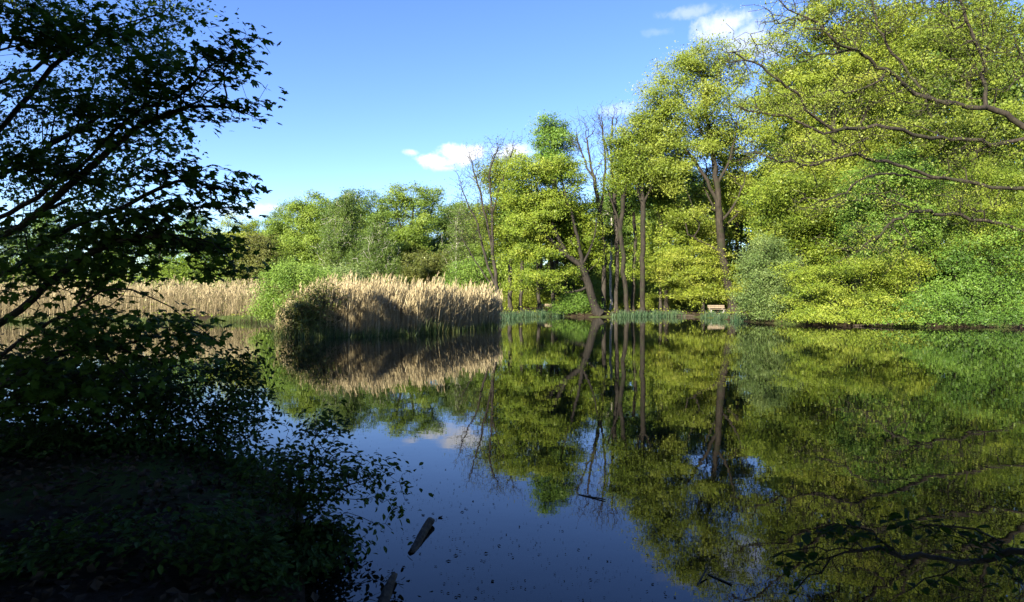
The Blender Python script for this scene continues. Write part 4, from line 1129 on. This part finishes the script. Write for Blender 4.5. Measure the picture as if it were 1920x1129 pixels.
near_tree('overhanging_shrub', 'dark leafy spray hanging into the bottom right corner over the water', 2.9,
          [[(2200, 1180, -.4), (2050, 1080, -.3), (1900, 1040, -.1), (1800, 1050), (1700, 1045), (1620, 1030), (1560, 1050), (1515, 1080), (1490, 1120)],
           [(1700, 1045), (1620, 1000), (1560, 985), (1500, 1000)], [(1620, 1030), (1550, 1030), (1480, 1040), (1440, 1045)], [(1900, 1040), (1850, 1000), (1760, 985), (1690, 990)], [(1800, 1050), (1740, 1090), (1690, 1110)]],
          [(1490, 1050, 40, 16), (1530, 1060, 30, 18), (1550, 1000, 44, 18), (1610, 1010, 40, 22), (1660, 1030, 40, 18), (1500, 1100, 24, 20), (1700, 990, 50, 16), (1560, 1040, 30, 16), (1780, 1000, 60, 20), (1850, 1030, 60, 30), (1720, 1095, 40, 14), (1800, 1080, 50, 24), (1900, 1080, 40, 30)],
          'sprig', 'bark_dark', 150, 0.068, OVAL, 110, (1400, 930, 1920, 1129), 25, 0.016, 0.002, 75, 2, 0.035, (0.035, 0.02), 'shrub', bole=0.0, step=0.08, part='stem', up=0.9)


# ------------------------------------------------------------------ near bank litter, floating bits, logs
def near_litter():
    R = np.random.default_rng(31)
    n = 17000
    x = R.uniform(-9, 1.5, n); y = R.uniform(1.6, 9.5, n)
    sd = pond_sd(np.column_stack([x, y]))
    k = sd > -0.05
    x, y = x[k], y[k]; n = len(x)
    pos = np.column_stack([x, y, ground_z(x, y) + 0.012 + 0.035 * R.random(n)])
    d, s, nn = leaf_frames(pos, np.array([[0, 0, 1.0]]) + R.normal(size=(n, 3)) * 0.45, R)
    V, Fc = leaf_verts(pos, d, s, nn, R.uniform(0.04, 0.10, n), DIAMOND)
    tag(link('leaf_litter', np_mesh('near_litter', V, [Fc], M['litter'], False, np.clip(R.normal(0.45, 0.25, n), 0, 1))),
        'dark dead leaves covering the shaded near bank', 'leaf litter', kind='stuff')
    # dry twigs lying on the bank
    n = 60
    x = R.uniform(-6, -1.6, n); y = R.uniform(3.4, 8, n)
    k = pond_sd(np.column_stack([x, y])) > 0.1
    x, y = x[k], y[k]; n = len(x)
    a = np.column_stack([x, y, ground_z(x, y) + 0.04])
    ang = R.uniform(0, 6.28, n); L = R.uniform(0.15, 0.6, n)
    b = a + np.column_stack([np.cos(ang) * L, np.sin(ang) * L, R.uniform(-0.02, 0.12, n)])
    V, Fc = ribbons(a, b, np.full(n, 0.014), R, 3, 0.12)
    tag(link('dry_twigs', np_mesh('dry_twigs', V, [Fc], M['litter'], False, np.full(len(Fc), 0.9))), 'thin dry twigs lying among dead leaves on the near bank', 'twigs', kind='stuff')


near_litter()


def debris():
    R = np.random.default_rng(41)
    pts = []
    def img(px, py):
        D = CZ * F / (py - H0)
        return np.column_stack([(px - 960) / F * D, D])
    n = 900
    pts.append(img(R.uniform(560, 1340, n), R.uniform(740, 1150, n)))
    c = np.array([(700, 1000), (790, 930), (850, 950), (740, 900), (820, 1000), (680, 1080), (860, 1040), (720, 960), (640, 820), (560, 780), (900, 1110), (1100, 1080), (1000, 1000)])
    for (px, py) in c:
        m = 45
        pts.append(img(px + R.normal(size=m) * 50, np.maximum(py + R.normal(size=m) * 20, 720)))
    P = np.vstack(pts)
    P = P[pond_sd(P) < -0.1]
    n = len(P)
    pos = np.column_stack([P, np.full(n, 0.004) + R.random(n) * 0.003])
    nn = np.array([[0, 0, 1.0]]) + R.normal(size=(n, 3)) * 0.06
    d, s, nn = leaf_frames(pos, nn, R)
    size = np.exp(R.normal(-4.25, 0.5, n)) * (0.7 + P[:, 1] * 0.04)
    V, Fc = leaf_verts(pos, d, s * R.uniform(0.25, 1.0, n)[:, None], nn, size, DIAMOND)
    tag(link('floating_debris', np_mesh('floating_debris', V, [Fc], M['debris'], False, np.clip(R.normal(0.4, 0.25, n), 0, 1))), 'dark specks of leaf and bud scales floating on the near water', 'debris', kind='stuff')


debris()


def log(name, label, a, b, ra, rb, seed, cat='log', bark='wood_dead'):
    R = np.random.default_rng(seed)
    a, b = np.array(a, float), np.array(b, float)
    n, k = 16, 14
    ax = norm(b - a); u = norm(np.cross(ax, [0, 0, 1.0])); v = np.cross(ax, u)
    ang = np.arange(k) * 2 * math.pi / k
    prof = 1 + 0.10 * np.sin(ang * 2 + 1) + 0.07 * np.sin(3 * ang + 2)
    rows = []
    for i in range(n):
        t = i / (n - 1)
        r = (ra + (rb - ra) * t) * prof * (1 + 0.035 * R.normal(size=k))
        c = a + (b - a) * t + (u * math.sin(t * 5 + seed) + v * math.cos(t * 4)) * ra * 0.12
        end = np.zeros(k)
        if i in (0, n - 1): end = R.normal(size=k) * ra * 0.12
        rows.append(c + (np.cos(ang) * r)[:, None] * u + (np.sin(ang) * r)[:, None] * v + end[:, None] * ax)
    V = np.vstack(rows + [a[None] + ax * ra * 0.2, b[None] - ax * rb * 0.2])
    Fq = np.array([(i * k + j, i * k + (j + 1) % k, (i + 1) * k + (j + 1) % k, (i + 1) * k + j) for i in range(n - 1) for j in range(k)])
    Ft = np.array([(n * k, (j + 1) % k, j) for j in range(k)] + [(n * k + 1, (n - 1) * k + j, (n - 1) * k + (j + 1) % k) for j in range(k)])
    o = link(name, np_mesh(name, V - a, [Fq, Ft], M[bark], True))
    o.location = a.tolist()
    return tag(o, label, cat)


log('floating_log', 'short broken log poking from the water right of the bramble', at(770, 1036, 5.15) * (1, 1, 0) + (0, 0, -0.005), at(808, 985, 5.80) * (1, 1, 0) + (0, 0, 0.035), 0.028, 0.035, 1)
log('floating_log', 'pointed log end cut off by the bottom edge of the picture', at(712, 1140, 4.2) * (1, 1, 0) + (0, 0, -0.03), at(739, 1086, 4.68) * (1, 1, 0) + (0, 0, 0.03), 0.05, 0.02, 2)
log('drifting_stick', 'pale bent stick floating near the bottom, left of the hanging spray', at(1306, 1100, 4.56) * (1, 1, 0) + (0, 0, -0.01), at(1325, 1076, 4.77) * (1, 1, 0) + (0, 0, 0.04), 0.008, 0.006, 3, 'stick', 'bark_grey')
log('drifting_stick', 'thin pale stick floating just right of the bent one', at(1328, 1078, 4.75) * (1, 1, 0) + (0, 0, 0.005), at(1372, 1098, 4.58) * (1, 1, 0) + (0, 0, 0.005), 0.006, 0.005, 4, 'stick', 'bark_grey')
log('drifting_stick', 'long thin stick on the water under the reflected treetops', at(1085, 928, 6.67) * (1, 1, 0) + (0, 0, 0.0), at(1135, 939, 6.48) * (1, 1, 0) + (0, 0, 0.01), 0.01, 0.006, 5, 'stick', 'wood_dead')
log('sunken_log', 'dark waterlogged trunk lying along the shore under the low yellow maple', at(1262, 0, 65.8) * (1, 1, 0) + (0, 0, 0.12), at(1304, 0, 64.8) * (1, 1, 0) + (0, 0, 0.05), 0.22, 0.14, 6)
log('sunken_log', 'fallen grey branch lying at the waterline under the waterside maple', at(1600, 0, 44.6) * (1, 1, 0) + (0, 0, 0.05), at(1690, 0, 43.2) * (1, 1, 0) + (0, 0, 0.22), 0.09, 0.05, 7)


# ------------------------------------------------------------------ the wood behind the viewer, which shades the near bank
def wood_behind():
    R = np.random.default_rng(61)
    Vs, Fs, Ts, off = [], [], [], 0
    TV, TF = [], []
    toff = 0
    spots = [(-44, 2), (-36, -4), (-29, 3), (-25, -6), (-19, 1), (-15, -7), (-10.5, -3), (-6, -9), (-3, -5), (2, -8), (6, -5), (11, -8), (16, -4), (-52, 8), (-12, 4.5), (-22, 8), (22, -8), (-33, 10), (-9, -14), (-20, -14), (0, -15), (-5, -1.5), (1, -3), (5, -2), (-9, 1)]
    for (x, y) in spots:
        g = gz(x, y); h = R.uniform(15, 18) if y < 1 else R.uniform(14.4, 15.8)
        n = 1500
        u = norm(R.normal(size=(n, 3))) * (R.random(n) ** 0.4)[:, None]
        ctr = np.array([x, y, g + h * 0.60])
        pos = ctr + u * np.array([5.2, 5.2, h * 0.40])
        d, s, nn = leaf_frames(pos, np.array([[0, 0, 0.6]]) + R.normal(size=(n, 3)), R)
        V, Fc = leaf_verts(pos, d, s, nn, R.uniform(0.7, 1.3, n), DIAMOND)
        Vs.append(V); Fs.append(Fc + off); off += len(V); Ts.append(np.clip(R.normal(0.4, 0.2, n), 0, 1))
        k = 9
        ang = np.arange(k) * 2 * math.pi / k
        for (za, zb, ra, rb) in ((g - 0.1, g + 0.6, 0.42, 0.30), (g + 0.6, g + h * 0.8, 0.30, 0.08)):
            ring = lambda z, r: np.column_stack([x + r * np.cos(ang), y + r * np.sin(ang), np.full(k, z)])
            TV.append(np.vstack([ring(za, ra), ring(zb, rb)]))
            i = np.arange(k); j = (i + 1) % k
            TF.append(np.stack([i, j, j + k, i + k], 1) + toff); toff += 2 * k
    o = tag(link('woodland', np_mesh('woodland_foliage', np.vstack(Vs), Fs, M['mid'], False, np.concatenate(Ts))), 'tall wood on the near bank behind the viewer', 'woodland', kind='stuff')
    tag(link('trunks', np_mesh('woodland_trunks', np.vstack(TV), [np.vstack(TF)], M['bark_dark'], True), o), kind='stuff')


wood_behind()
